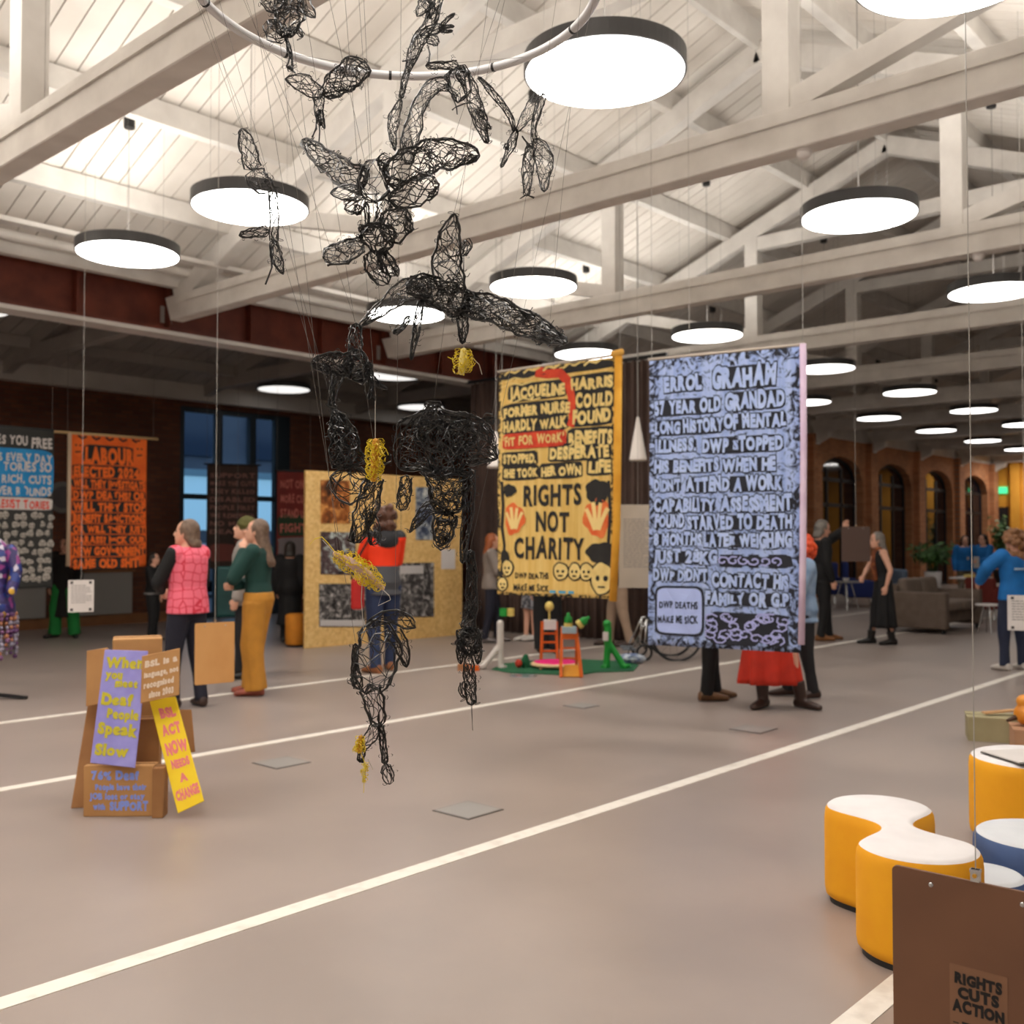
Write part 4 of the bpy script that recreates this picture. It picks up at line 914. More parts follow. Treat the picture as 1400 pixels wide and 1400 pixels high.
p = F(208, 876); person('child in dark clothes with a grey belt beside the brick wall', p, 0, 1.30, (C_blk, .9, 'long', .02, 'top'), ('trousers', C_blk), (S_blk,), ('bob', HD), dict(Re=(.08, -.22, 1.1), Rw=(.2, -.16, .98)), vox=.012,
    extra=[('belt', sol('grey_belt', 128, 124, 122), lambda c, LP, hd, J, HR: c.loft([(Vector((-.008, 0, .90)), Vector((.155, 0, 0)), Vector((0, .205, 0))), (Vector((-.008, 0, .94)), Vector((.155, 0, 0)), Vector((0, .205, 0)))], 20))])
p = F(88, 872); person('person in bright green trousers and a long dark coat behind the white info sheet', p, 270, 1.52, (sol('dark_brown_coat', 24, 20, 18), .36, 'long', .035, 'coat'), ('wide', sol('bright_green_cloth', 18, 122, 50)), (S_blk,), ('bob', HD), dict(Lf=(0, .17, 30), Rf=(0, -.17, -30), face=1), vox=.012)
p = F(396, 878); person('person in a black coat with back turned beside the plywood display board', p, 95, 1.46, (C_blk, .3, 'long', .05, 'coat'), ('trousers', C_blk), (S_blk,), ('bob', HD), dict(face=0), vox=.012)
# man at the display board
M_jac = mat('grey_and_orange_shell', rgb(70, 70, 74), .7); _b = M_jac.node_tree.nodes['Principled BSDF']
_t = N(M_jac, 'ShaderNodeTexCoord'); _s = N(M_jac, 'ShaderNodeSeparateXYZ'); L(M_jac, _t.outputs['Object'], _s.inputs[0])
_r = ramp(M_jac, _s.outputs['Z'], [(0, rgb(74, 75, 80)), (.60, rgb(255, 60, 12)), (.76, rgb(40, 40, 44))], 'CONSTANT')
_m = N(M_jac, 'ShaderNodeMath', operation='DIVIDE'); _m.inputs[1].default_value = 2.0; L(M_jac, _s.outputs['Z'], _m.inputs[0]); L(M_jac, _m.outputs[0], _r.inputs[0]); L(M_jac, _r.outputs[0], _b.inputs['Base Color'])
p = F(524, 919); person('man in a black, orange and grey jacket facing the plywood display board', p, 118, 1.86, (M_jac, .80, 'long', .018, 'jacket'), ('trousers', sol('blue_denim', 44, 58, 92)), (sol('tan_boots', 150, 92, 52, .5), .2), ('curly', noisy('dark_brown_curls', [(.3, rgb(74, 46, 34)), (.7, rgb(112, 74, 56))], 30, 4, .5)),
    dict(hy=14, Lf=(-.10, .12, 20), Rf=(.12, -.12, -10), Le=(.14, .19, 1.15), Lw=(.27, .06, 1.14), Re=(.12, -.20, 1.15), Rw=(.26, -.08, 1.12), face=0), 'f',
    extra=[('hood', sol('charcoal_hood', 44, 44, 48), lambda c, LP, hd, J, HR: (c.ball(LP(Vector((-.10, 0, 1.37))), (.065, .13, .10)), c.tube([LP(Vector((-.02, -.08, 1.425))), LP(Vector((-.02, .08, 1.425)))], .06, 12, True, True)))])
t = thing('shoulder_bag', 'red bag at the hip of the man in the orange jacket', 'bag', P(490, 812, 11.3)-Vector((0, 0, .17)))
c = P(489, 812, 11.3); bevel(MB().box(c, (.16, .13, .34), Matrix.Rotation(HEAD, 3, 'Z')).build('pouch', sol('red_nylon', 190, 28, 24, .5), t), .03, 3)
MB().tube([c+Vector((-.05, .05, .16)), c+Vector((.02, .0, .42)), c+Vector((.12, -.06, .62))], .012, 8).build('strap', C_blk, t)
# behind the yellow banner
p = F(672, 878); person('person with copper hair in a grey jacket left of the yellow banner', p, 5, 1.58, (sol('grey_tweed', 142, 130, 122), .84, 'long', .028, 'jacket'), ('trousers', C_nav), (sol('grey_shoes', 120, 112, 110, .6),), ('medium', HR_), dict(Re=(.08, -.22, 1.12), Rw=(.26, -.14, 1.12), Rf=(-.12, -.1, 0), Lf=(.1, .1, 0)), vox=.012)
p = F(729, 876); person('person in patterned grey shorts and white trainers behind the yellow banner', p, 200, 1.62, (C_dk, .86, 'short', .02, 'top'), ('shorts', noisy('patterned_grey_cloth', [(.42, rgb(58, 60, 66)), (.55, rgb(150, 150, 156))], 22, 3, .8)), (S_wht,), ('bob', HD), dict(Lf=(0, .05, 0), Rf=(.1, -.05, 0)), vox=.012)
p = F(749, 893); person('person in wide black trousers standing behind the orange ladders', p, 95, 1.60, (C_blk, .84, 'long', .02, 'top'), ('wide', C_blk), (S_dkb,), ('long', HD), dict(face=0), vox=.012)
p = F(847, 884); person('person in beige trousers and dark jacket right of the yellow banner', p, 175, 1.76, (sol('dark_brown_jacket', 48, 40, 36), .84, 'long', .032, 'jacket'), ('trousers', sol('beige_chino', 176, 150, 128)), (S_dkb,), ('bob', HD), dict(Lf=(-.14, .1, 0), Rf=(.14, -.1, 0), Le=(.06, .26, 1.12), Lw=(.22, .22, 1.0)), 'm', vox=.012)
# behind the pale blue banner
p = F(962, 957); person('person in black trousers and tan shoes hidden behind the pale blue banner', p, 8, 1.74, (C_blk, .84, 'long', .02, 'top'), ('trousers', C_blk), (S_brn,), ('bob', HD), dict(Lf=(.14, .09, 0), Rf=(0, -.09, 0)), 'm', vox=.012)
p = F(1052, 968); person('person in a red pleated skirt and dark boots behind the pale blue banner', p, 268, 1.62, (sol('dark_red_top', 120, 34, 26), .93, 'long', .016, 'top'), ('skirt', sol('orange_red_skirt', 214, 48, 22, .7, .12), .235, 1.0, .255), (S_dkb, .42), ('bob', HB), dict(Lf=(.0, .30, 42), Rf=(.0, -.06, -40), face=0), vox=.012)
p = F(1098, 953); person('person with bright red curly hair in a pale denim jacket and dark jeans', p, 178, 1.52, (noisy('pale_denim', [(.3, rgb(110, 138, 172)), (.7, rgb(156, 180, 206))], 9, 5, .8), .80, 'long', .035, 'jacket'), ('trousers', C_dk), (S_dkb, .2), ('curly', HX), dict(Le=(.10, .23, 1.13), Lw=(.26, .06, 1.12), Re=(.10, -.23, 1.13), Rw=(.24, -.02, 1.06), Lf=(-.08, .11, 10), Rf=(.14, -.1, 0)),
    extra=[('neck_scarf', sol('red_neckerchief', 220, 70, 60), lambda c, LP, hd, J, HR: c.tube([LP(Vector((-.02, 0, 1.42))), LP(Vector((.0, 0, 1.48)))], [.086, .07], 14))])
p = F(1124, 876); person('grey-haired man in black raising one arm beside the brick wall', p, 5, 1.78, (C_blk, .82, 'long', .022, 'jumper'), ('trousers', C_blk), (sol('tan_shoes', 136, 88, 46, .5),), ('bob', HG), dict(Le=(.20, .20, 1.42), Lw=(.40, .16, 1.58), Ld=(.3, 0, 1), Rf=(-.06, -.1, 0), Lf=(.14, .1, 0), hp=-12), 'm')
p = F(1208, 881); person('grey-haired woman in a long black dress and rust scarf', p, 176, 1.60, (C_blk, .93, 'none', .016, 'bodice'), ('skirt', C_blk, .26, 1.02, .22, C_blk), (S_blk, .3), ('medium', HG), dict(Le=(-.06, .25, 1.13), Lw=(.02, .25, .90), Re=(.16, -.2, 1.15), Rw=(.24, -.14, 1.04), lean=.10, Lf=(-.10, .1, 10), Rf=(.16, -.1, 0)),
    extra=[('scarf', noisy('rust_scarf_cloth', [(.35, rgb(96, 44, 22)), (.65, rgb(140, 76, 34))], 18, 3, .8), lambda c, LP, hd, J, HR: (c.tube([LP(Vector((-.02, 0, 1.40))), LP(Vector((.005, 0, 1.49)))], [.10, .085], 16), c.tube([LP(Vector((.08, .05, 1.42))), LP(Vector((.135, .06, 1.2))), LP(Vector((.13, .07, 1.0)))], [.04, .045, .04], 10, True, True)))])
# staff in blue
C_blu = sol('bright_blue_hoodie_cloth', 16, 112, 188, .8, .14)
def rows_text(c, LP, hd, J, HR):
    for i in range(7): c.box(LP(Vector((-.152, -.09+.03*i, 1.24))), (.012, .022, .022))
p = F(1388, 917); person('woman with sandy curls in a bright blue hoodie, back turned, arm out', p, 100, 1.60, (C_blu, .86, 'long', .032, 'hoodie'), ('trousers', sol('dark_blue_denim', 34, 42, 66)), (S_wht,), ('curlylong', HY), dict(Le=(.06, .32, 1.26), Lw=(.24, .30, 1.08), Lf=(0, .14, 10), Rf=(.05, -.14, -10), face=0),
    extra=[('_white_back_print', mat('white_print', rgb(190, 214, 232), .7), rows_text)])
p = F(1320, 826); person('man in a blue hoodie with a badge by the far brick pier', p, 262, 1.58, (C_blu, .84, 'long', .03, 'hoodie'), ('trousers', sol('khaki_cotton', 110, 98, 76)), (S_blk,), ('bob', HD), dict(), 'm', vox=.014,
    extra=[('badge', S_wht, lambda c, LP, hd, J, HR: c.box(LP(Vector((.15, .03, 1.15))), (.02, .06, .08)))])
p = F(1346, 833); person('person in a blue hoodie holding white papers behind the red armchair', p, 200, 1.60, (C_blu, .84, 'long', .03, 'hoodie'), ('trousers', C_blk), (S_blk,), ('bob', HD), dict(Le=(.10, .22, 1.12), Lw=(.26, .12, 1.1)), vox=.014,
    extra=[('papers', S_wht, lambda c, LP, hd, J, HR: c.box(LP(Vector((.30, .08, 1.08))), (.03, .16, .26)))])

# ================================================================== DISPLAY WALL, CURTAIN, WALL FITTINGS
FH = Vector((math.cos(HEAD), math.sin(HEAD), 0))                 # horizontal view direction
def slab(mb, pts, th):
    """a flat board through four corner points (tl, tr, br, bl), its face towards the viewer"""
    p = [Vector(q) for q in pts]; n = (p[1]-p[0]).cross(p[3]-p[0]).normalized()
    if n.dot(EYE-p[0]) < 0: n = -n
    mb.add(p+[q-n*th for q in p], [(0, 1, 2, 3), (7, 6, 5, 4), (0, 4, 5, 1), (1, 5, 6, 2), (2, 6, 7, 3), (3, 7, 4, 0)]); return n
def on_quad(pts, n):
    tl, tr, br, bl = [Vector(q) for q in pts]
    return lambda x, y, d=0: (tl*(1-x)+tr*x)*y+(bl*(1-x)+br*x)*(1-y)+n*d
M_osb = mat('oriented_strand_board', rgb(206, 166, 102), .7); _b = M_osb.node_tree.nodes['Principled BSDF']
_c = coords(M_osb, 'Object', (1, 1, 1), (.4, .6, .3)); _v = N(M_osb, 'ShaderNodeTexVoronoi'); _v.inputs['Scale'].default_value = 26; L(M_osb, _c, _v.inputs['Vector'])
_sp = N(M_osb, 'ShaderNodeSeparateColor'); L(M_osb, _v.outputs['Color'], _sp.inputs[0]); _r = ramp(M_osb, _sp.outputs[0], [(0, rgb(212, 170, 102)), (.5, rgb(224, 184, 114)), (1, rgb(232, 196, 130))]); L(M_osb, _r.outputs[0], _b.inputs['Base Color'])
A, B = F(417, 887), F(632, 868); A.z = B.z = 0; dr = (B-A).normalized(); HT = 2.46
t = thing('display_board', 'freestanding plywood display board of golden strand board covered with photographs', 'display board', (A+B)/2)
nrm = Vector((-dr.y, dr.x, 0)); nrm = -nrm if nrm.dot(EYE-A) < 0 else nrm
slab(MB(), [A, B, B, A], .03); b = MB(); slab(b, [A+Vector((0, 0, HT)), B+Vector((0, 0, HT)), B, A], .045); bevel(b.build('board_panel', M_osb, t), .004, 1)
for q in (.12, .88):
    c = A.lerp(B, q)-nrm*.045; MB().bar(c-nrm*.02, c-nrm*.02+Vector((0, 0, HT-.1)), .05, .04, nrm).bar(c+Vector((0, 0, .03)), c-nrm*.6+Vector((0, 0, .03)), .06, .05).bar(c-nrm*.55+Vector((0, 0, .05)), c+Vector((0, 0, 1.4)), .05, .04).build('rear_brace', M_kraft, t)
for i, q in enumerate((.60, .60)):
    c = A.lerp(B, .595)+nrm*.012+Vector((0, 0, 2.22-.68*i)); MB().ball(c, (.03, .03, .03)).build('fixing', M_steel, t, True)
c0 = A.lerp(B, .575); MB().box(c0+nrm*.001+Vector((0, 0, HT/2)), (.006, .002, HT), Matrix.Rotation(math.atan2(dr.y, dr.x), 3, 'Z')).build('board_joint', M_gap, t)
def onwall(px, py):
    d = P(px, py, 1)-EYE; return EYE+d*((A-EYE).dot(nrm)/d.dot(nrm))+nrm*.0075
def photomat(name, stops, sc, seed):
    if name in MATS: return MATS[name]
    m = mat(name, stops[0][1], .35); b = m.node_tree.nodes['Principled BSDF']; c = coords(m, 'Object', (1, 1, 1.0)); n = N(m, 'ShaderNodeTexNoise'); n.noise_dimensions = '4D'; n.inputs['W'].default_value = seed
    n.inputs['Scale'].default_value = sc; n.inputs['Detail'].default_value = 5; n.inputs['Roughness'].default_value = .65; n.inputs['Distortion'].default_value = 1.2; L(m, c, n.inputs['Vector']); r = ramp(m, n.outputs['Fac'], stops); L(m, r.outputs[0], b.inputs['Base Color']); return m
bw = [(.34, rgb(22, 21, 22)), (.47, rgb(66, 64, 64)), (.55, rgb(120, 116, 114)), (.66, rgb(206, 202, 198))]
prints = [((438, 656), (478, 657), (478, 716), (438, 715), 'amber-toned photograph of a room, top left of the display board', photomat('amber_photo', [(.36, rgb(50, 30, 18)), (.5, rgb(150, 84, 36)), (.64, rgb(226, 160, 86))], 6, 1)),
          ((438, 727), (486, 728), (486, 786), (438, 785), 'colour photograph with pale sky, middle left of the display board', photomat('dark_colour_photo', [(.36, rgb(30, 26, 34)), (.5, rgb(90, 70, 70)), (.58, rgb(170, 180, 176)), (.66, rgb(206, 212, 208))], 6, 2)),
          ((436, 798), (499, 798), (499, 857), (436, 857), 'black and white crowd photograph, bottom left of the display board', photomat('crowd_photo', bw, 11, 3)),
          ((543, 770), (593, 769), (593, 843), (543, 844), 'black and white street photograph, bottom right of the display board', photomat('street_photo', bw, 9, 4)),
          ((568, 666), (592, 666), (592, 738), (568, 738), 'tall photograph with a blue shape, top right of the display board', photomat('blue_photo', [(.36, rgb(40, 40, 46)), (.46, rgb(70, 84, 110)), (.54, rgb(150, 156, 160)), (.68, rgb(214, 214, 208))], 6, 5)),
          ((603, 751), (622, 751), (622, 778), (603, 778), 'small white caption sheet on the display board', M_sheet)]
for *q, lab, m_ in prints:
    pts = [onwall(*x) for x in q]; b = MB(); slab(b, pts, .004); t = thing('caption_sheet' if 'caption' in lab else 'photograph', lab, 'picture', (pts[2]+pts[3])/2, 0, None if 'caption' in lab else 'photographs on the display board'); b.build('print', m_, t)
    if 'crowd' in lab or 'street' in lab:
        b = MB(); f = on_quad(pts, nrm); rnd = random.Random(len(lab)); 
        b.add([f(.02, .02, .001), f(.98, .02, .001), f(.98, .16, .001), f(.02, .16, .001)], [(0, 1, 2, 3)]) if 'crowd' in lab else b.add([f(.06, .8, .001), f(.7, .8, .001), f(.7, .95, .001), f(.06, .95, .001)], [(0, 1, 2, 3)])
        b.build('pale_strip', mat('photo_pale', rgb(196, 192, 190), .4), t)
# curtain across the aisle side, hung on a straight track
t = thing('curtain', 'tall brown pleated curtain hanging behind the banners', 'curtain', (12.3, 10.2, 0))
def drape(a, b):
    v = 12.0+(8.2-12.0)*a; ph = a*2*PI*27; k = .6+.4*b
    return (12.3+.055*math.sin(ph)+.02*math.sin(ph*.37+1), v+.02*math.cos(ph*2), .015+b*4.10)
b = MB().grid(drape, 420, 6); o = b.build('drape', noisy('taupe_brown_cloth', [(.3, rgb(84, 66, 60)), (.7, rgb(102, 82, 74))], 2, 4, .9), t, True, fix=False); md = o.modifiers.new('s', 'SOLIDIFY'); md.thickness = .006
MB().box((12.3, 10.1, 4.15), (.05, 4.0, .05)).build('track', M_black, t)
s_ = MB()
for v in (8.6, 10.2, 11.7): MB().tube([(12.3, v, 4.17), (12.3, v, brd(v))], .006, 6).build('track_hanger', M_black, t)
for px, py0, py1, Z, lab in ((872, 570, 630, 13.6, 'white cone-shaped pendant lamp between the two big banners'), (678, 590, 640, 13.9, 'white cone-shaped pendant lamp left of the yellow banner')):
    a = P(px, py0, Z); z1 = P(px, py1, Z).z; h = a.z-z1; t = thing('cone_lamp', lab, 'lamp', (a.x, a.y, z1))
    b = MB().lathe([(.012, h), (.02, h-.02), (.115, .03), (.118, 0), (.10, 0.005)], (a.x, a.y, z1), 28); b.build('cone_shade', mat('white_cone_shade', rgb(236, 228, 220), .6), t, True)
    MB().tube([(a.x, a.y, a.z), (a.x, a.y, brd(a.y))], .004, 6).build('cord', M_thread, t)
# aisle wall: low grey panels, a pale roundel
M_pan = mat('grey_low_panel', rgb(150, 146, 140), .6)
for a, b_, i in ((14, 62, 0), (104, 180, 1)):
    p0 = P(a, 800, 1)-EYE; p1 = P(b_, 800, 1)-EYE; u0 = EYE.x+p0.x*(17.34/p0.y); u1 = EYE.x+p1.x*(17.34/p1.y)
    t = thing('wall_panel', ['grey low wall panel below the black and white banner', 'grey low wall panel below the orange banner'][i], 'wall panel', ((u0+u1)/2, 17.34, .18)); bevel(MB().box(((u0+u1)/2, 17.34, .56), (u1-u0, .07, .74)).build('panel', M_pan, t), .01, 2)
    MB().box(((u0+u1)/2, 17.32, .95), (u1-u0+.06, .11, .04)).build('ledge', MATS['brown_skirting'], t)
d = P(85, 680, 1)-EYE; c = EYE+d*(17.38/d.y); t = thing('wall_roundel', 'pale round plaque on the brick wall between the two left banners', 'plaque', c); MB().tube([c, c-Vector((0, .03, 0))], .27, 32).build('disc', mat('dull_plaque', rgb(112, 104, 100), .6), t)
MB().tube([c-Vector((0, .03, 0)), c-Vector((0, .035, 0))], .19, 32).build('inner_disc', mat('dull_plaque_inner', rgb(84, 76, 74), .6), t)
# floor sockets
for i, (px, py, q) in enumerate(((640, 1108, .26), (385, 1043, .26), (1030, 997, .26), (795, 965, .22))):
    p = F(px, py); t = thing('floor_socket', ['square grey floor socket lid in the middle of the open floor', 'square grey floor socket lid right of the cardboard placards', 'square grey floor socket lid below the pale blue banner', 'square grey floor socket lid in front of the small playground'][i], 'floor socket', (p.x, p.y, 0), .0, 'floor socket lids')
    MB().box((p.x, p.y, .002), (q+.02, q+.02, .004)).build('rim', mat('socket_rim', rgb(120, 116, 112), .4, .6), t); MB().box((p.x, p.y, .0035), (q, q, .005)).build('lid', mat('socket_lid', rgb(150, 146, 142), .45), t)
# smoke detectors under the tie beams
for i, (px, u) in enumerate(((1100, 3.18+BAY), (1337, 3.18+2*BAY))):
    d = P(px, 300, 1)-EYE; k = u/d.x; v = d.y*k; t = thing('smoke_detector', ['small white detector under the second roof truss', 'small white detector under the third roof truss'][i], 'smoke detector', (u, v, 4.3))
    MB().lathe([(.05, 0), (.055, -.03), (.035, -.06), (.001, -.065)], (u, v, 4.3), 20).build('housing', M_sheet, t, True); MB().lathe([(.06, .0), (.06, -.012)], (u, v, 4.3), 20).build('base', M_sheet, t)

# ================================================================== CARDBOARD PLACARDS
M_card = noisy('cardboard', [(.3, rgb(176, 128, 78)), (.7, rgb(194, 146, 92))], 5, 4, .8)
M_card2 = noisy('dark_cardboard', [(.3, rgb(150, 104, 62)), (.7, rgb(166, 120, 74))], 5, 4, .8)
def carton(label, px, py, Z, w_, d_, h, yaw, m_, name='cardboard_box'):
    p = P(px, py, Z); p = Vector((p.x, p.y, 0)); a = math.atan2(RGT.y, RGT.x)+yaw; t = thing(name, label, 'box', p, a)
    R = Matrix.Rotation(a, 3, 'Z'); bevel(MB().box(p+Vector((0, 0, h/2)), (w_, d_, h), R).build('carton', m_, t), .006, 2)
    MB().box(p+Vector((0, 0, h+.001)), (w_*.98, .004, .003), R).build('flap_seam', mat('dark_seam_line', rgb(120, 84, 50), .9), t); return t, R, p  # plain dark line along the flap seam
carton('tall cardboard box standing at the back of the placard pile', 187, 1000, 5.98, .27, .22, .93, .35, M_card)
carton('plain cardboard box in the middle of the placard pile', 200, 1050, 5.765, .15, .12, .5, .2, M_card2)
def placard(label, q, m_, lines=None, lm=None, th=.008, name='placard', seed=0, zs=None):
    pts = [P(*x) for x in q]
    for i in (2, 3):
        pts[i].z = max(pts[i].z, .006)
    nn = (pts[1]-pts[0]).cross(pts[2]-pts[0]).normalized(); d = P(q[3][0], q[3][1], 1)-EYE; pts[3] = EYE+d*((pts[0]-EYE).dot(nn)/d.dot(nn))
    t = thing(name, label, 'placard', (pts[2]+pts[3])/2); b = MB(); n = slab(b, pts, th); o = b.build('board', m_, t); bevel(o, .003, 1)
    if lines:
        f = on_quad(pts, n); b = MB()
        for i, (tx, x0, x1, y, h) in enumerate(lines): letters(b, tx, x0, x1, y, h, B2, lambda x, y_, d: f(x, y_, .002), seed+i, .8)
        b.build('lettering', lm, t, fix=False)
    return t
zb = 5.62
placard('plain cardboard board leaning at the left of the placard pile', [(122, 951, 5.95), (150, 948, 6.0), (134, 1104, 5.72), (97, 1105, 5.70)], M_card2)
placard('small plain cardboard board high at the left of the placard pile', [(118, 890, 5.86), (147, 885, 5.80), (147, 960, 5.76), (117, 966, 5.82)], M_card)
placard('small plain cardboard board low at the right back of the placard pile', [(228, 970, 6.05), (262, 970, 6.1), (267, 1028, 6.06), (228, 1034, 6.0)], M_card2)
placard('lilac placard with yellow handwriting leaning on the pile', [(143, 888, 5.72), (202, 890, 5.68), (184, 1050, 5.50), (123, 1043, 5.52)], noisy('lilac_paint', [(.3, rgb(136, 130, 206)), (.7, rgb(160, 156, 224))], 8, 4, .7),
    [('When', .10, .93, .845, .10), ('you', .12, .48, .745, .075), ('meet', .36, .85, .675, .075), ('Deaf', .10, .78, .515, .10), ('People', .26, .95, .40, .085), ('Speak', .10, .93, .26, .10), ('Slow', .10, .80, .08, .10)], mat('yellow_paint_marker', rgb(196, 184, 40), .7), seed=300)
placard('square cardboard placard with white handwriting near the top of the pile', [(194, 897, 5.60), (246, 886, 5.66), (245, 950, 5.62), (192, 962, 5.56)], M_card,
    [('BSL is a', .10, .92, .74, .14), ('language, not', .08, .96, .52, .12), ('recognised', .08, .84, .30, .13), ('since 2003', .22, .84, .08, .14)], mat('white_paint_marker', rgb(226, 206, 184), .7), seed=320)
placard('bright yellow placard with pink lettering leaning at the right of the pile', [(204, 957, 5.72), (240, 952, 5.74), (279, 1095, 5.52), (243, 1112, 5.50)], noisy('bright_yellow_paint', [(.3, rgb(244, 206, 10)), (.7, rgb(252, 220, 26))], 6, 3, .6),
    [('BSL', .28, .82, .82, .10), ('ACT', .20, .86, .665, .10), ('NOW', .16, .92, .49, .11), ('NEEDS', .22, .86, .36, .075), ('A', .40, .62, .23, .08), ('CHANGE', .10, .94, .09, .09)], mat('pink_paint_marker', rgb(238, 130, 128), .7), seed=340)
t, R, p = carton('low cardboard box with blue handwriting at the front of the pile', 166, 1080, 5.60, .375, .10, .275, .02, M_card)
f = lambda x, y, d=0: p+R @ Vector((x, -.05-.002, y)); b = MB()
for i, (tx, x0, x1, y, h) in enumerate((('76% Deaf', -.14, .11, .20, .05), ('People have their', -.12, .15, .145, .034), ('JOB lost or stay', -.15, .14, .095, .034), ('with', -.13, -.07, .04, .034), ('SUPPORT', -.04, .16, .035, .05))): letters(b, tx, x0, x1, y, h, B2, f, 360+i, .8)
b.build('lettering', mat('blue_paint_marker', rgb(136, 156, 232), .7), t, fix=False)
carton('narrow cardboard box beside the front box of the pile', 219, 1075, 5.565, .06, .10, .27, .05, M_card2)

# ================================================================== OTTOMANS
def ottoman(label, lobes, h, side, topm, neck=.075):
    """lobes: one or two (X, Z) floor centres as (camera right, depth) with radii"""
    cs = [Vector((EYE.x, EYE.y, 0))+FH*z+RGT*x for x, z, r in lobes]; r = lobes[0][2]
    if len(cs) == 1: out = [(r*math.cos(2*PI*i/72), r*math.sin(2*PI*i/72)) for i in range(72)]; c = cs[0]; ax = RGT
    else:
        c = (cs[0]+cs[1])/2; ax = (cs[1]-cs[0]).normalized(); hd_ = (cs[1]-cs[0]).length/2; up = []
        for i in range(25): a = PI-PI/2*i/24; up.append((-hd_+r*math.cos(a), r*math.sin(a)))
        for i in range(1, 30): a = -hd_+2*hd_*i/30; q = .5-.5*math.cos(PI*(a/hd_)); q = q**1.0; up.append((a, neck+(r-neck)*max(0, q)))
        for i in range(25): a = PI/2-PI/2*i/24; up.append((hd_+r*math.cos(a), r*math.sin(a)))
        out = up+[(x, -y) for x, y in reversed(up[1:-1])]
    ay = Vector((0, 0, 1)).cross(ax); n = len(out)
    def ring(ins, z):
        pts = []
        for i in range(n):
            a, b = Vector(out[i-1]), Vector(out[(i+1) % n]); tn = (b-a).normalized(); no = Vector((-tn.y, tn.x)); p = Vector(out[i]); q = p+no*(-ins if no.dot(Vector((p.x-(max(-1, min(1, p.x/.2))*.2 if len(cs) > 1 else 0), p.y))) > 0 else ins)
            pts.append(c+ax*q.x+ay*q.y+Vector((0, 0, z)))
        return pts
    def rings(lst, cap):
        m = MB(); [m.v.extend(ring(*x)) for x in lst]
        for j in range(len(lst)-1):
            for i in range(n): k = (i+1) % n; m.f.append((j*n+i, j*n+k, (j+1)*n+k, (j+1)*n+i))
        if cap: m.f.append(tuple((len(lst)-1)*n+i for i in range(n)))
        return m
    t = thing('ottoman', label, 'ottoman', c, math.atan2(ax.y, ax.x), 'upholstered ottomans')
    rings([(.02, 0), (.02, .025)], True).build('plinth', M_black, t)
    rings([(.018, .022), (.004, .034), (.0, .06), (.0, h-.06), (.003, h-.03), (.012, h-.012)], False).build('side_upholstery', side, t, True)
    rings([(.012, h-.012), (.022, h-.004), (.036, h)], True).build('seat_top', topm, t, True); return t
M_oy = noisy('yellow_upholstery', [(.3, rgb(240, 164, 10)), (.7, rgb(248, 176, 20))], 6, 3, .75); M_ow = noisy('white_upholstery', [(.3, rgb(228, 224, 224)), (.7, rgb(238, 234, 234))], 6, 3, .75)
M_ob = noisy('slate_blue_upholstery', [(.3, rgb(70, 94, 140)), (.7, rgb(82, 106, 152))], 6, 3, .75); M_opb = noisy('pale_grey_upholstery', [(.3, rgb(206, 210, 216)), (.7, rgb(218, 222, 226))], 6, 3, .75)
ottoman('yellow ottoman with white top shaped like a figure of eight', [(1.47, 3.74, .218), (1.52, 4.27, .218)], .40, M_oy, M_ow)
o2 = ottoman('round yellow ottoman with white top carrying an open folder', [(2.62, 5.15, .31)], .42, M_oy, M_ow)
ottoman('large blue ottoman with pale top between the yellow ottomans', [(2.16, 4.23, .25)], .30, M_ob, M_opb)
ottoman('small low blue ottoman with pale top nested against the yellow figure of eight', [(1.81, 3.985, .165)], .22, M_ob, M_opb)
c = Vector((EYE.x, EYE.y, .424))+FH*5.1+RGT*2.62; t = thing('folder', 'open white folder lying on the round yellow ottoman', 'folder', c)
R = Matrix.Rotation(math.atan2(RGT.y, RGT.x)+.2, 3, 'Z'); MB().box(c+Vector((0, 0, .004)), (.46, .30, .006), R).build('cover', mat('dark_folder', rgb(60, 58, 56), .5), t); MB().box(c+Vector((0, .01, .009)), (.44, .28, .006), R).build('pages', M_sheet, t)
p = F(404, 884); t = thing('stool', 'round orange upholstered stool at the left end of the display board', 'stool', (p.x, p.y, 0)); m_or = sol('orange_upholstery', 206, 128, 26)
MB().lathe([(.135, .03), (.145, .05), (.145, .43), (.13, .455)], (p.x, p.y, 0), 32).build('side_upholstery', m_or, t, True); MB().lathe([(.13, .455), (.09, .465), (.001, .467)], (p.x, p.y, 0), 32).build('seat_top', m_or, t, True); MB().lathe([(.12, 0), (.12, .03), (.001, .031)], (p.x, p.y, 0), 32).build('plinth', M_black, t)
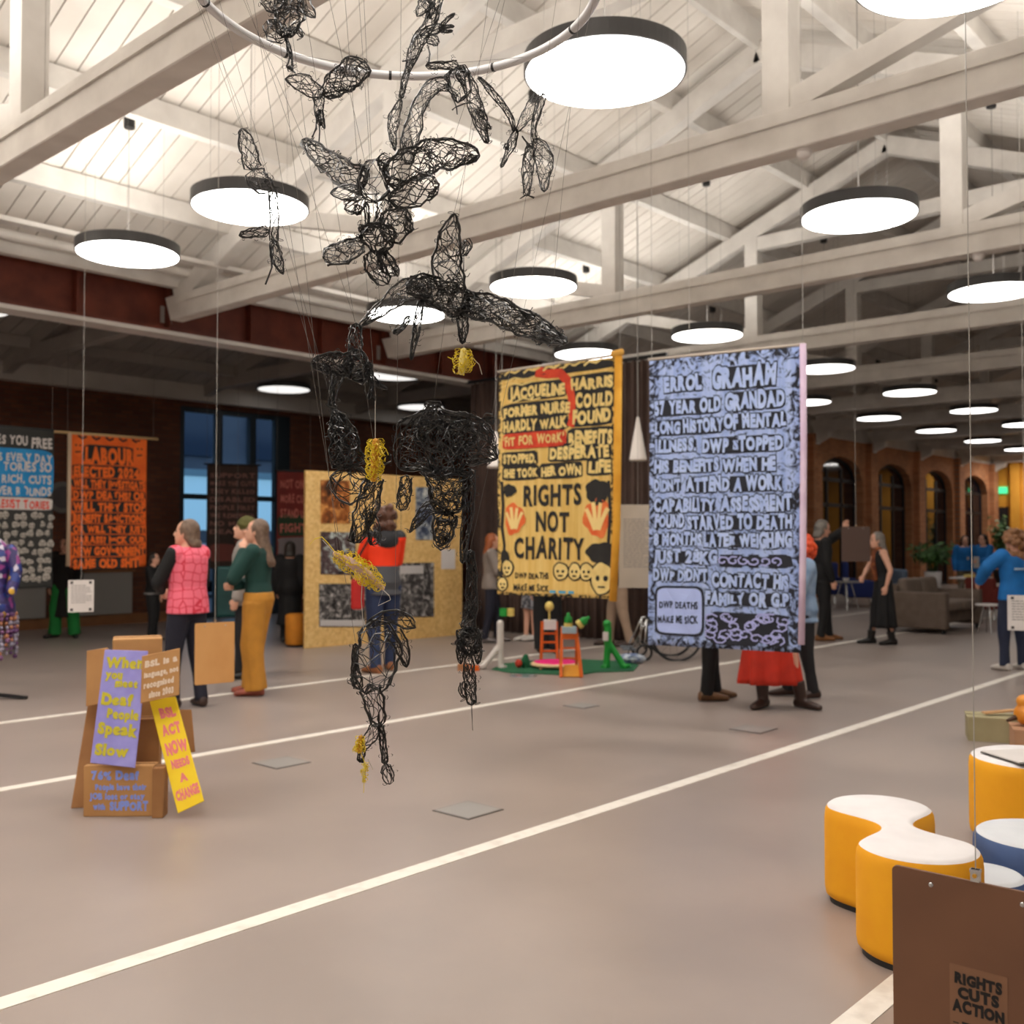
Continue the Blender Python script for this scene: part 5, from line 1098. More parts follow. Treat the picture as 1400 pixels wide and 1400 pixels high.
# khaki cartons and the orange gourd at the right edge
M_kh = noisy('khaki_card', [(.3, rgb(158, 148, 112)), (.7, rgb(174, 164, 128))], 4, 4, .8)
a0 = math.atan2(RGT.y, RGT.x)
for (px, py, w_, d_, h, yw, m_, lab) in ((1358, 1010, .36, .30, .17, -.35, M_kh, 'flat khaki cardboard box at the right edge of the open floor'), (1412, 1026, .26, .34, .16, -.35, noisy('pinkish_card', [(.3, rgb(176, 132, 100)), (.7, rgb(192, 148, 114))], 4, 4, .8), 'flat pinkish cardboard box beside the khaki one')):
    p = F(px, py); R = Matrix.Rotation(a0+yw, 3, 'Z'); t = thing('cardboard_box', lab, 'box', (p.x, p.y, 0), a0+yw)
    b = MB()
    for sx, sy, wx, wy in ((0, -1, w_, .006), (0, 1, w_, .006), (-1, 0, .006, d_), (1, 0, .006, d_)): b.box(p+R @ Vector((sx*w_/2, sy*d_/2, 0))+Vector((0, 0, h/2)), (wx, wy, h), R)
    b.box(p+Vector((0, 0, .005)), (w_, d_, .006), R); b.build('carton', m_, t)
    for sy in (-1, 1): MB().box(p+R @ Vector((0, sy*d_*.26, 0))+Vector((0, 0, h+.004)), (w_+.02, d_*.46, .006), R).build('flap', m_, t)
p = F(1358, 1010); c = Vector((p.x, p.y, .195))+RGT*.05; t = thing('cardboard_offcut', 'torn tan offcut lying on the khaki box', 'offcut', c); MB().bar(c-RGT*.12, c+RGT*.12+Vector((0, 0, .02)), .06, .012).build('strip', sol('tan_offcut', 206, 160, 112), t)
c = F(1412, 1026)+Vector((0, 0, .25))+FH*.05; t = thing('gourd', 'orange gourd with dark neck on the pinkish box', 'gourd', c-Vector((0, 0, .08))); b = MB().ball(c, (.10, .10, .085), 20, 14).ball(c+RGT*-.03+Vector((0, 0, .09)), (.055, .055, .05), 16, 10); b = remesh(b, .008, 4); b.build('fruit', noisy('orange_skin', [(.3, rgb(214, 130, 30)), (.7, rgb(238, 160, 50))], 9, 3, .4), t, True)
MB().tube([c-RGT*.08+Vector((0, 0, -.02)), c-RGT*.15+Vector((0, 0, -.045))], [.022, .012], 8, True, True).build('neck', mat('dark_stalk', rgb(70, 44, 24), .6), t)

# ================================================================== SMALL PLAYGROUND OF TOY FIGURES
M_or = sol('orange_paint', 236, 108, 26, .5, .05); M_gr = sol('green_paint', 20, 150, 52, .5, .05); M_wp = sol('white_wood_paint', 220, 214, 208, .5, .05); M_yp = sol('mustard_paint', 230, 158, 40, .5, .05)
M_pk = mat('hot_pink', rgb(232, 20, 120), .5); M_cr = sol('cream_rim', 232, 196, 150, .6, .05); M_dg = sol('dark_green_felt', 18, 92, 56, .9, .05); M_ye = sol('pale_yellow_foam', 226, 200, 110, .6, .05); M_pb = sol('pale_blue_box', 176, 200, 214, .6, .05)
pts = [F(*q) for q in ((672, 916), (690, 908), (730, 904), (790, 902), (850, 905), (873, 910), (866, 918), (815, 920), (790, 924), (740, 922), (700, 921))]
t = thing('floor_mat', 'dark green floor mat under the toy playground', 'mat', pts[0]); MB().prism([(p.x, p.y) for p in pts], .001, .012, Matrix.Identity(4)).build('felt', M_dg, t)
p = F(716, 924); t = thing('floor_disc', 'silver floor disc in front of the green mat', 'disc', p); MB().lathe([(.15, 0), (.15, .004), (.001, .0045)], (p.x, p.y, 0), 32).build('foil', mat('silver_foil', rgb(200, 210, 214), .2, .6), t)
def px(p, Z, q): return P(q[0], q[1], Z)
def stick(mb, a, b, r): mb.tube([a, b], r, 10, True, True)
# white figure
Z = depth(F(684, 914)); t = thing('toy_figure', 'white wooden toy figure with striding legs and a green and yellow head', 'toy figure', F(684, 914))
b = MB(); stick(b, P(684, 852, Z), P(684, 880, Z), .042); stick(b, P(684, 880, Z), P(685, 911, Z), .036); stick(b, P(682, 884, Z), P(661, 911, Z-.05), .036); b.box(P(687, 913, Z)+Vector((0, 0, .005)), (.09, .07, .05)).box(P(659, 912, Z-.05)+Vector((0, 0, .01)), (.09, .07, .05)); remesh(b, .010, 2).build('body', M_wp, t, True)
MB().box(P(689, 837, Z), (.075, .075, .09), Matrix.Rotation(.3, 3, 'Z')).build('head_block', M_gr, t); MB().box(P(698, 837, Z), (.05, .075, .09), Matrix.Rotation(.3, 3, 'Z')).build('yellow_block', M_ye, t); b = MB(); stick(b, P(688, 842, Z), P(685, 854, Z), .008); b.build('neck_rod', M_black, t)
# green figure
Z = depth(F(832, 914)); t = thing('toy_figure', 'green wooden toy figure with striding legs and a pale chest patch', 'toy figure', F(832, 914))
b = MB(); stick(b, P(831, 858, Z), P(831, 882, Z), .045); stick(b, P(831, 882, Z), P(829, 911, Z), .040); stick(b, P(833, 880, Z), P(853, 911, Z-.05), .038); b.ball(P(830, 853, Z), .05); b.box(P(828, 913, Z)+Vector((0, 0, .005)), (.1, .08, .05)).box(P(855, 912, Z-.05)+Vector((0, 0, .01)), (.11, .08, .05)); remesh(b, .010, 2).build('body', M_gr, t, True)
MB().box(P(828, 870, Z-.05), (.03, .06, .10)).build('chest_patch', M_sheet, t)
# orange ladder chair
Z = depth(F(751, 908)); t = thing('toy_ladder', 'tall orange toy ladder with a white box and a yellow ball on top', 'toy ladder', F(751, 908)); b = MB()
for x in (-1, 1):
    for dz in (0, .22): b.bar(P(751+x*9.5, 850, Z+dz*.3), P(751+x*11.5, 908, Z-.02+dz), .03, .03)
b.build('frame', M_or, t)
for y in (866, 878, 890): b = MB(); b.bar(P(741, y, Z), P(761, y, Z), .022, .022); b.build('rung', M_or, t)
MB().box(P(752, 854, Z), (.15, .15, .11), Matrix.Rotation(a0, 3, 'Z')).build('white_box', M_sheet, t); b = MB(); stick(b, P(751, 850, Z), P(751, 832, Z), .01); b.build('rod', M_ye, t); MB().ball(P(751, 829, Z), (.055, .055, .06)).build('ball', M_ye, t, True)
# orange slide
Z = depth(F(780, 926)); t = thing('toy_slide', 'orange toy slide with yellow ramp and green bottle heads', 'toy slide', F(780, 926)); b = MB()
for x in (-1, 1): b.bar(P(778+x*9.5, 858, Z+.18), P(781+x*14, 926, Z-.04), .03, .035); b.bar(P(778+x*9.5, 858, Z+.18), P(777+x*11, 915, Z+.35), .03, .03)
b.build('frame', M_or, t)
for y in (886, 900): b = MB(); b.bar(P(769, y, Z+.1), P(790, y, Z+.1), .02, .02); b.build('rung', M_or, t)
b = MB(); slab(b, [P(771, 909, Z+.06), P(790, 909, Z+.06), P(794, 925, Z-.03), P(769, 925, Z-.03)], .012); b.build('ramp', M_yp, t); b = MB(); slab(b, [P(768, 866, Z+.12), P(789, 866, Z+.12), P(790, 874, Z+.11), P(768, 874, Z+.11)], .012); b.build('top_board', M_or, t)
MB().box(P(778, 861, Z+.15), (.16, .14, .07), Matrix.Rotation(a0, 3, 'Z')).build('pale_box', M_pb, t)
for c, ax, nm in ((P(777, 849, Z+.15), Vector((0, 0, 1)), 'green_bottle'), (P(797, 850, Z+.15), (RGT*.8+Vector((0, 0, .6))).normalized(), 'tilted_bottle')):
    b = MB(); b.tube([c-ax*.06, c+ax*.03, c+ax*.06, c+ax*.09], [.045, .045, .02, .018], 14); o = b.build(nm, M_gr, t, True); b = MB(); b.tube([c-ax*.07, c-ax*.02], .05, 14); b.build('yellow_band', M_ye, o)
b = MB(); stick(b, P(790, 864, Z+.15), P(796, 853, Z+.15), .008); b.build('bottle_rod', M_black, t)
p = F(760, 913.5); t = thing('toy_trampoline', 'round pink toy trampoline with cream rim beside the orange slide', 'toy trampoline', (p.x, p.y, .012)); MB().lathe([(.26, .03), (.29, .035), (.30, .055), (.27, .075), (.24, .07)], (p.x, p.y, 0), 40).build('rim', M_cr, t, True); MB().lathe([(.001, .09), (.26, .078), (.26, .06), (.001, .06)], (p.x, p.y, 0), 40).build('bed', M_pk, t); b = MB()
for a in range(6): stick(b, p+Vector((.27*math.cos(a*PI/3), .27*math.sin(a*PI/3), .012)), p+Vector((.27*math.cos(a*PI/3), .27*math.sin(a*PI/3), .05)), .015)
b.build('feet', M_cr, t)
Z = depth(F(712, 914)); t = thing('toy_animal', 'small green toy animal with a red face on the mat', 'toy animal', F(718, 914)); b = MB(); b.ball(P(718, 905, Z), (.055, .055, .07)).ball(P(719, 898, Z), .035).ball(P(719, 911, Z), (.05, .05, .03)); remesh(b, .009, 2).build('body', M_dg, t, True); MB().ball(P(709, 907, Z-.04), (.042, .042, .05)).build('face', sol('red_felt', 206, 62, 40), t, True)
p = F(634, 917); t = thing('toy_blocks', 'small orange and tan toy blocks left of the white toy figure', 'toy blocks', p); MB().box(p+Vector((0, 0, .04)), (.12, .08, .08)).build('tan_block', sol('tan_block', 190, 130, 84), t); MB().box(p+RGT*.13+Vector((0, 0, .03)), (.07, .07, .06)).build('orange_block', M_or, t)
# wheelchair half hidden behind the pale blue banner
p = F(908, 900); o = Vector((p.x, p.y, 0)); ax, ay, az = -RGT, Vector((0, 0, 1)).cross(-RGT), Vector((0, 0, 1))
W = lambda x, y, z: o+ax*x+ay*y+az*z
t = thing('wheelchair', 'wheelchair with chrome footrests behind the pale blue banner', 'wheelchair', o)
for y in (-.27, .27):
    b = MB(); pts = [W(-.12+.3*math.cos(a*PI/20), y, .3+.3*math.sin(a*PI/20)) for a in range(41)]; b.tube(pts, .018, 8); w_ = b.build('wheel', M_black, t, True); b = MB()
    for a in range(8): b.tube([W(-.12, y, .3), W(-.12+.29*math.cos(a*PI/4), y, .3+.29*math.sin(a*PI/4))], .003, 5)
    b.build('spokes', M_steel, w_)
    b = MB(); pts = [W(.28+.09*math.cos(a*PI/10), y*.9, .1+.09*math.sin(a*PI/10)) for a in range(21)]; b.tube(pts, .016, 8); b.build('front_caster', M_black, t, True)
    b = MB(); b.tube([W(-.25, y*.85, .95), W(-.2, y*.85, .5), W(.25, y*.85, .5), W(.42, y*.8, .16)], .012, 8); b.tube([W(.25, y*.85, .5), W(.28, y*.85, .14)], .012, 8); b.tube([W(-.25, y*.85, .95), W(-.36, y*.85, .97)], .016, 8); b.build('frame', M_steel, t, True)
    MB().box(W(.46, y*.55, .13), (.16, .12, .02), Matrix.Rotation(a0, 3, 'Z')).build('footplate', mat('grey_footplate', rgb(130, 140, 150), .4, .4), t)
bevel(MB().box(W(.0, 0, .5), (.42, .44, .05), Matrix.Rotation(a0, 3, 'Z')).build('seat', C_blk, t), .02, 2); bevel(MB().box(W(-.23, 0, .75), (.04, .44, .4), Matrix.Rotation(a0, 3, 'Z')).build('backrest', C_blk, t), .015, 2)
c = F(862, 907)+Vector((0, 0, .06)); t = thing('carrier_bag', 'pale blue crumpled carrier bag on the floor beside the wheelchair', 'bag', c-Vector((0, 0, .06))); b = MB().ball(c, (.19, .12, .06), 22, 12, Matrix.Rotation(a0, 3, 'Z')); rnd = random.Random(3); b.v = [p+Vector((rnd.uniform(-.012, .012), rnd.uniform(-.012, .012), rnd.uniform(-.008, .008))) for p in b.v]; b.build('bag', noisy('blue_white_plastic', [(.4, rgb(90, 110, 150)), (.6, rgb(196, 204, 212))], 12, 3, .4), t)
b = MB(); b.tube([c+RGT*.05, c+RGT*.0+Vector((0, 0, .14)), c-RGT*.03+Vector((0, 0, .05))], .008, 6); b.build('handle', M_black, t)

# ================================================================== FAR SEATING AREA
M_sofa = noisy('taupe_sofa_cloth', [(.3, rgb(98, 84, 74)), (.7, rgb(114, 98, 86))], 7, 3, .9); M_navy = sol('navy_felt', 22, 40, 104); M_bg = sol('blue_grey_cloth', 104, 120, 142)
def LB(o, yaw):                                             # local frame helper for furniture
    R = Matrix.Rotation(yaw, 3, 'Z'); return R, (lambda x, y, z: Vector(o)+R @ Vector((x, y, z)))
def soft(nm, parent, c, d, R, m_, r=.05):
    return bevel(MB().box(c, d, R).build(nm, m_, parent, True), r, 4)
p = F(1264, 866); o = Vector((p.x+.80, p.y+.1, 0)); R, W = LB(o, 0)   # faces -y, length along x
t = thing('sofa', 'dark taupe fabric sofa with two loose back cushions', 'sofa', o)
for x in (-.80, .80): soft('arm', t, W(x, 0, .37), (.16, .94, .58), R, M_sofa, .03)
soft('base', t, W(0, .05, .25), (1.46, .8, .2), R, M_sofa, .03); soft('backrest', t, W(0, .42, .46), (1.5, .14, .62), R, M_sofa, .03)
for x in (-.37, .37): soft('seat_cushion', t, W(x, -.08, .42), (.72, .72, .16), R, sol('taupe_seat', 128, 112, 100), .05); soft('back_cushion', t, W(x, .28, .66), (.66, .18, .42), Matrix.Rotation(-.15, 3, 'X'), sol('taupe_seat', 128, 112, 100), .07)
for x in (-.78, .78):
    for y in (-.4, .4): MB().box(W(x, y, .04), (.05, .05, .08), R).build('foot', M_black, t)
def armchair(label, px, py, w_, yaw, m_, h=.78):
    p = F(px, py); R, W = LB((p.x, p.y, 0), yaw); t = thing('armchair', label, 'armchair', (p.x, p.y, 0), yaw)
    soft('seat', t, W(0, 0, .32), (w_*.8, w_*.8, .22), R, m_, .04); soft('backrest', t, W(0, w_*.40, h*.62), (w_*.9, .12, h*.76), R, m_, .05)
    for s in (-1, 1): soft('arm', t, W(s*w_*.43, 0, .40), (.11, w_*.85, .38), R, m_, .04)
    for sx in (-1, 1):
        for sy in (-1, 1): b = MB(); b.tube([W(sx*w_*.32, sy*w_*.32, .22), W(sx*w_*.38, sy*w_*.38, 0)], .016, 8); b.build('leg', M_steel, t)
armchair('navy armchair with tall back behind the dark hanging board', 1174, 829, .74, .5, M_navy, 1.0)
armchair('navy armchair further left by the arched window', 1142, 824, .74, -.4, M_navy, .95)
armchair('blue grey armchair beside the taupe sofa', 1248, 832, .78, .8, M_bg, .86)
armchair('dark red armchair beyond the taupe sofa', 1366, 846, .95, .9, sol('dark_red_cloth', 116, 36, 26), .78)
def table(label, px, py, r, h, m_, square=False):
    p = F(px, py); t = thing('table', label, 'table', (p.x, p.y, 0)); c = Vector((p.x, p.y, 0))
    if square: MB().box(c+Vector((0, 0, h)), (r*2, r*1.4, .03)).build('table_top', m_, t)
    else: MB().lathe([(.001, h-.012), (r, h-.012), (r, h+.012), (.001, h+.012)], c, 36).build('table_top', m_, t)
    for a in range(4): d = Vector((math.cos(a*PI/2+.5), math.sin(a*PI/2+.5), 0)); b = MB(); b.tube([c+d*r*.35+Vector((0, 0, h-.02)), c+d*r*.85+Vector((0, 0, 0))], .012, 8); b.build('leg', M_steel, t)
    return c
table('round white side table with splayed chrome legs beside the sofa', 1352, 866, .20, .46, M_sheet)
c = table('white rectangular table in front of the staff in blue', 1328, 838, .42, .72, M_sheet, True); t = thing('paper_tray', 'yellow tray on the white rectangular table', 'tray', c+Vector((0, 0, .735))); MB().box(c+Vector((0, .0, .76)), (.26, .2, .05)).build('tray', M_ye, t)
c = table('small grey table between the navy armchairs', 1157, 834, .30, .60, sol('grey_laminate', 150, 146, 144)); t = thing('plant_pot', 'tiny pale bowl on the small grey table', 'bowl', c+Vector((0, 0, .612))); MB().lathe([(.04, .612), (.07, .68), (.06, .68), (.03, .63)], c, 20).build('bowl', M_sheet, t, True)
def plant(label, px, py, ph, pw, lh, n, seed, potm=None, spread=.5):
    p = F(px, py); c = Vector((p.x, p.y, 0)); t = thing('potted_plant', label, 'plant', c); rnd = random.Random(seed)
    MB().lathe([(pw*.8, 0), (pw, ph), (pw*.9, ph), (pw*.7, ph*.8)], c, 28).build('pot', potm or M_sheet, t, True); MB().lathe([(pw*.86, ph*.86), (.001, ph*.88)], c, 20).build('soil', mat('potting_soil', rgb(50, 38, 30), .95), t)
    st, lf = MB(), MB()
    for i in range(n):
        a = rnd.uniform(0, 2*PI); r = rnd.uniform(.05, spread); h = lh*rnd.uniform(.45, 1); top = c+Vector((r*math.cos(a), r*math.sin(a), ph+h)); mid = c+Vector((r*.35*math.cos(a), r*.35*math.sin(a), ph+h*.6)); st.tube([c+Vector((0, 0, ph*.8)), mid, top], [.008, .006, .004], 5)
        for j in range(9):
            q = mid.lerp(top, rnd.uniform(0, 1.1)); d = Vector((rnd.uniform(-1, 1), rnd.uniform(-1, 1), rnd.uniform(-.7, .5))).normalized(); s = d.orthogonal().normalized(); l = rnd.uniform(.13, .24)
            lf.add([q, q+d*l*.5+s*l*.22, q+d*l+Vector((0, 0, -.03)), q+d*l*.5-s*l*.22], [(0, 1, 2, 3)])
    st.build('stems', sol('green_stem', 60, 84, 40), t); lf.build('foliage', noisy('green_leaf', [(.3, rgb(40, 76, 32)), (.7, rgb(84, 124, 56))], 6, 3, .5), t, fix=False)
plant('bushy green plant in a white pot by the brick pier', 1276, 822, .72, .20, .75, 30, 1, None, .62)
plant('tall green plant in a dark pot before the yellow far wall', 1370, 797, .45, .3, 1.9, 30, 2, M_black, .45)
# sequined costume on a stand, cut by the left edge of the view
p = F(-16, 956); c = Vector((p.x, p.y, 0)); t = thing('costume_stand', 'purple sequined patchwork dress on a black stand at the left edge', 'costume', c); b = MB(); n = 40
R_ = lambda z, rx, ry: (c+Vector((0, 0, z)), RGT*rx, FH*ry)
b.loft([R_(.78, .24, .19), R_(.9, .225, .18), R_(1.02, .19, .15), R_(1.12, .165, .13), R_(1.28, .19, .14), R_(1.40, .20, .13), R_(1.48, .12, .09), R_(1.53, .06, .06)], n)
m_ = mat('sequin_patchwork', rgb(60, 40, 110), .35); bb = m_.node_tree.nodes['Principled BSDF']; cc = coords(m_); vv = N(m_, 'ShaderNodeTexVoronoi'); vv.inputs['Scale'].default_value = 20; L(m_, cc, vv.inputs['Vector']); sp = N(m_, 'ShaderNodeSeparateColor'); L(m_, vv.outputs['Color'], sp.inputs[0])
rr = ramp(m_, sp.outputs[0], [(0, rgb(46, 36, 92)), (.45, rgb(66, 54, 120)), (.6, rgb(40, 60, 130)), (.72, rgb(140, 60, 130)), (.82, rgb(214, 170, 60)), (.9, rgb(196, 190, 206))], 'CONSTANT'); L(m_, rr.outputs[0], bb.inputs['Base Color'])
b.build('dress', m_, t, True); rnd = random.Random(2); cols = [mat('bead_%s' % q, rgb(*k), .4) for q, k in (('mauve', (120, 80, 116)), ('peach', (176, 118, 86)), ('silver', (140, 134, 152)), ('plum', (90, 50, 100)))]
bm_ = [MB() for _ in cols]
for i in range(26):
    a = 2*PI*i/26; z = .80; zl = rnd.uniform(.32, .5)
    while z > zl: bm_[rnd.randrange(4)].ball(c+RGT*(.235*math.cos(a)+rnd.uniform(-.01, .01))+FH*.19*math.sin(a)+Vector((0, 0, z)), rnd.uniform(.014, .026), 8, 6); z -= .04
for i, x in enumerate(bm_): tag(x.build('bead_fringe', cols[i], t, True), None, None, None, 'stuff')
for s in (-1, 1): b = MB(); b.tube([c+RGT*s*.19+Vector((0, 0, 1.40)), c+RGT*s*.25+Vector((0, 0, 1.2)), c+RGT*s*.24-FH*.08+Vector((0, 0, 1.02))], [.06, .055, .05], 12, True, True); b.build('sleeve', m_, t, True)
b = MB(); b.tube([c, c+Vector((0, 0, .9))], .018, 8); b.build('pole', M_black, t)
for a in range(3): d = RGT*math.cos(a*2.094)+FH*math.sin(a*2.094); b = MB(); b.bar(c+Vector((0, 0, .05)), c+d*.36+Vector((0, 0, .014)), .05, .028); b.build('leg', M_black, t)
MB().ball(c+Vector((0, 0, 1.62)), (.075, .075, .10)).build('head_form', M_yp, t, True)

# ================================================================== THE WIRE FLOCK HANGING FROM ITS HOOP
M_wire = noisy('black_wire', [(.3, rgb(14, 14, 15)), (.7, rgb(34, 34, 36))], 40, 2, .28, spec=.7); M_yw = mat('yellow_wire', rgb(236, 210, 30), .4); M_sw = mat('pale_bent_wire', rgb(200, 196, 188), .3, .6)
HZ = 2.82; HC_ = P(541, -22, HZ); HRAD = .562
t = thing('hanging_hoop', 'large white hoop that carries the flock of black wire creatures', 'hoop', HC_)
b = MB(); b.tube([HC_+Vector((HRAD*math.cos(a*PI/48), HRAD*math.sin(a*PI/48), 0)) for a in range(97)], .0135, 12, False); b.build('ring', mat('white_hoop', rgb(214, 214, 216), .35), t, True)
for a in range(10):
    a0_ = a*2*PI/10+.25; q = [HC_+Vector((HRAD*math.cos(a0_+k*.008), HRAD*math.sin(a0_+k*.008), 0)) for k in (-1, 1)]; b = MB(); b.tube(q, .0145, 12); b.build('tape_band', M_black, t)
for a in (.6, 2.7, 4.8): q = HC_+Vector((HRAD*math.cos(a), HRAD*math.sin(a), 0)); b = MB(); b.tube([q, (q.x, q.y, roof_at(q))], .0009, 5); b.build('thread', M_thr, t)
def hoop_point(p):
    d = Vector((p.x-HC_.x, p.y-HC_.y, 0)); d = d.normalized() if d.length > 1e-3 else RGT; return Vector((HC_.x, HC_.y, HC_.z))+d*HRAD
def lobe(mb, spine, wid, Z, cell=9.5, rf=.00135, rt=.0030, ratio=.55, scrib=0, seed=0, tips=True, dz=None, mess=.28):
    """a net of bent wire over a flattened tapering tube. spine in view pixels at depth Z gives real metres: one pixel is Z/1400 m"""
    rnd = random.Random(seed*7919+len(spine)); k = Z/FPX
    pts = [Vector((x, y)) for x, y in spine]; seg = [(pts[i+1]-pts[i]).length for i in range(len(pts)-1)]; Lg = sum(seg); n = max(3, int(Lg/cell))
    def at(s):
        d = s*Lg
        for i, l in enumerate(seg):
            if d <= l+1e-6 or i == len(seg)-1:
                f = min(1, max(0, d/l if l else 0)); 
                p0 = pts[max(i-1, 0)]; p1, p2 = pts[i], pts[i+1]; p3 = pts[min(i+2, len(pts)-1)]
                q = .5*((2*p1)+(p2-p0)*f+(2*p0-5*p1+4*p2-p3)*f*f+(3*p1-p0-3*p2+p3)*f**3); g = f*f*(3-2*f)
                return q, wid[i]*(1-g)+wid[i+1]*g, (0 if dz is None else dz[i]*(1-f)+dz[i+1]*f)
            d -= l
    aw = sum(wid)/len(wid); q_ = min(1, max(.72, aw/13)); rf *= q_; rt *= min(1, max(.62, aw/11)); scrib = int(scrib*min(1, aw*Lg/750)); cell = max(cell, 6.5); ph1, ph2 = rnd.uniform(0, 6), rnd.uniform(0, 6)
    m = max(5, int(2*PI*aw*.8/cell)); m += m % 2
    def pt(s, th, r=1.0, j=0):
        q, w_, z = at(min(1, max(0, s))); e = .012; a, b = at(max(0, s-e))[0], at(min(1, s+e))[0]; tn = (b-a).normalized(); nx, ny = -tn.y, tn.x
        e_ = .5*aw/Lg; s_ = min(1, max(0, s)); tp = 1
        if e_ > .005:
            if s_ < e_: tp = math.sqrt(max(.03, 1-(1-s_/e_)**2))
            if s_ > 1-e_: tp = min(tp, math.sqrt(max(.03, 1-(1-(1-s_)/e_)**2)))
        w_ = w_*tp*(1+.07*math.sin(s*17+ph1+th)+.06*math.sin(s*31+ph2-2*th))
        x = q.x+nx*w_*r*math.cos(th); y = q.y+ny*w_*r*math.cos(th)
        return P(x, y, Z+z)+FWD*(w_*k*ratio*r*math.sin(th))
    G = {}
    for i in range(n+1):
        for j in range(m):
            s = i/n+rnd.uniform(-mess, mess)/n*(0 if i in (0, n) else 1); th = 2*PI*(j+(.5 if i % 2 else 0)+rnd.uniform(-mess, mess))/m; G[(i, j)] = pt(s, th, rnd.uniform(.86, 1.08))
    def w_(a, b, r):
        mid = (a+b)/2+Vector((rnd.uniform(-1, 1), rnd.uniform(-1, 1), rnd.uniform(-1, 1)))*(a-b).length*.16; mb.wire([a, mid, b], r)
    for i in range(n+1):
        for j in range(m):
            if i < n:
                w_(G[(i, j)], G[(i+1, j)], rf*rnd.uniform(.7, 1.5))
                if rnd.random() < .75: w_(G[(i, j)], G[(i+1, (j+(0 if i % 2 == 0 else 1)-(1 if i % 2 == 0 else 0)) % m)], rf*rnd.uniform(.7, 1.4))
            if i in (0, n) or rnd.random() < .22: w_(G[(i, j)], G[(i, (j+1) % m)], rf*1.2)
    N_ = max(8, n*2)
    for th in (0, PI):                                           # doubled border wires along both edges
        for rep in range(2):
            mb.wire([pt(i/N_, th+rnd.uniform(-.12, .12), 1+rnd.uniform(-.05, .06)) for i in range(N_+1)], rt*(1 if rep == 0 else .6), 5)
    if tips:
        for s in (0, 1): mb.wire([pt(s, th) for th in [PI*q/6 for q in range(7)]], rt*.9, 5)
    for c in range(int(Lg/7)):                                   # little loops and loose ends along the border
        s, th = rnd.random(), rnd.choice((0, PI))+rnd.uniform(-.3, .3); a = pt(s, th, 1.0); o_ = (pt(s, th, 1.25)-a); o_ = o_.normalized()*k*rnd.uniform(1.5, 4) if o_.length > 1e-6 else o_; tn_ = (pt(min(1, s+.03), th)-pt(max(0, s-.03), th)); tn_ = tn_.normalized()*k*rnd.uniform(1.5, 3.5) if tn_.length > 1e-6 else tn_
        if rnd.random() < .7: mb.wire([a+o_*(1-math.cos(q*1.05))+tn_*math.sin(q*1.05) for q in range(7)], rf*.9)
        else: mb.wire([a, a+o_*1.2+tn_*.4, a+o_*2.0+tn_*rnd.uniform(-1, 1)], rf*.8)
    for c in range(scrib):                                       # loose scribbled wire wound through
        s, th = rnd.random(), rnd.uniform(0, 2*PI); path = []
        for q in range(9): path.append(pt(s, th, rnd.uniform(.5, 1.05))); s += rnd.uniform(-.10, .10); th += rnd.uniform(-.9, .9)
        mb.wire(path, rf*rnd.uniform(.7, 1.3))
def strand(mb, pts, Z, r=.0022, seed=0, n=2):
    rnd = random.Random(seed)
    for q in range(n): mb.wire([P(x+rnd.uniform(-1.5, 1.5)*(q > 0), y+rnd.uniform(-1.5, 1.5)*(q > 0), Z+rnd.uniform(-.004, .004)) for x, y in pts], r*(1 if q == 0 else .6), 5)
def creature(label, Z, parts, hang, name='wire_bird', cat='wire sculpture', seed=0):
    """parts: (name, [lobes or strands]); hang: pixel points where threads are tied"""
    ref = P(hang[0][0], hang[0][1], Z); t = thing(name, label, cat, ref, 0, 'wire creatures under the hoop'); c = seed*100
    for nm, items in parts:
        b = MB()
        for it in items:
            c += 1; kw = it[2] if len(it) > 2 else {}
            if it[1] is None: strand(b, it[0], Z, seed=c, **kw)
            else: lobe(b, it[0], it[1], Z, seed=c, **kw)
        b.build(nm, M_wire, t, fix=False)
    for hx, hy in hang:
        p = P(hx, hy, Z); q = hoop_point(p); b = MB(); b.tube([p, q if q.z > p.z+.05 else (p.x, p.y, roof_at(p))], .0006, 4); b.build('thread', M_thr, t)
    return t
D = dict(scrib=6); DD = dict(scrib=26, cell=8, rf=.0014); DN = dict(scrib=40, cell=8, rf=.0014, rt=.0034); SP = dict(cell=13, rf=.0010, rt=.0028)
creature('wire creature with spread flaps at the upper left rim of the hoop', 2.95, [
    ('body', [([(394, -24), (396, 18), (386, 50)], [16, 20, 11], DD), ([(366, 28), (376, 44), (392, 52)], [8, 13, 8], D)]),
    ('wing', [([(392, 0), (376, 6), (358, -4)], [14, 12, 7], DD)]), ('wing', [([(400, -4), (416, 8), (431, 24)], [13, 10, 3], D)]),
    ('leg', [([(394, 40), (408, 42), (414, 50)], [3, 4, 4], D)]), ('tail', [([(390, 50), (398, 74), (396, 92), (401, 98)], [2, 1.5, 4.5, 2]), ([(396, 90), (404, 100)], None)])], [(394, -20)], seed=1)
creature('wire bird with one broad raised wing and two thin legs left of the hoop centre', 2.9, [
    ('wing', [([(390, 108), (413, 113), (440, 132)], [3, 12, 9], D)]), ('wing', [([(441, 130), (463, 113), (486, 97), (507, 97)], [8, 18, 20, 5], DD)]),
    ('body', [([(436, 122), (436, 150), (438, 172)], [9, 6, 3], D)]), ('leg', [([(433, 158), (432, 175), (427, 188)], None)]), ('leg', [([(436, 165), (437, 180), (436, 195)], None)]), ('tail', [([(436, 150), (440, 165), (444, 176)], [5, 3, 1], D)])], [(438, 118), (503, 92)], seed=2)
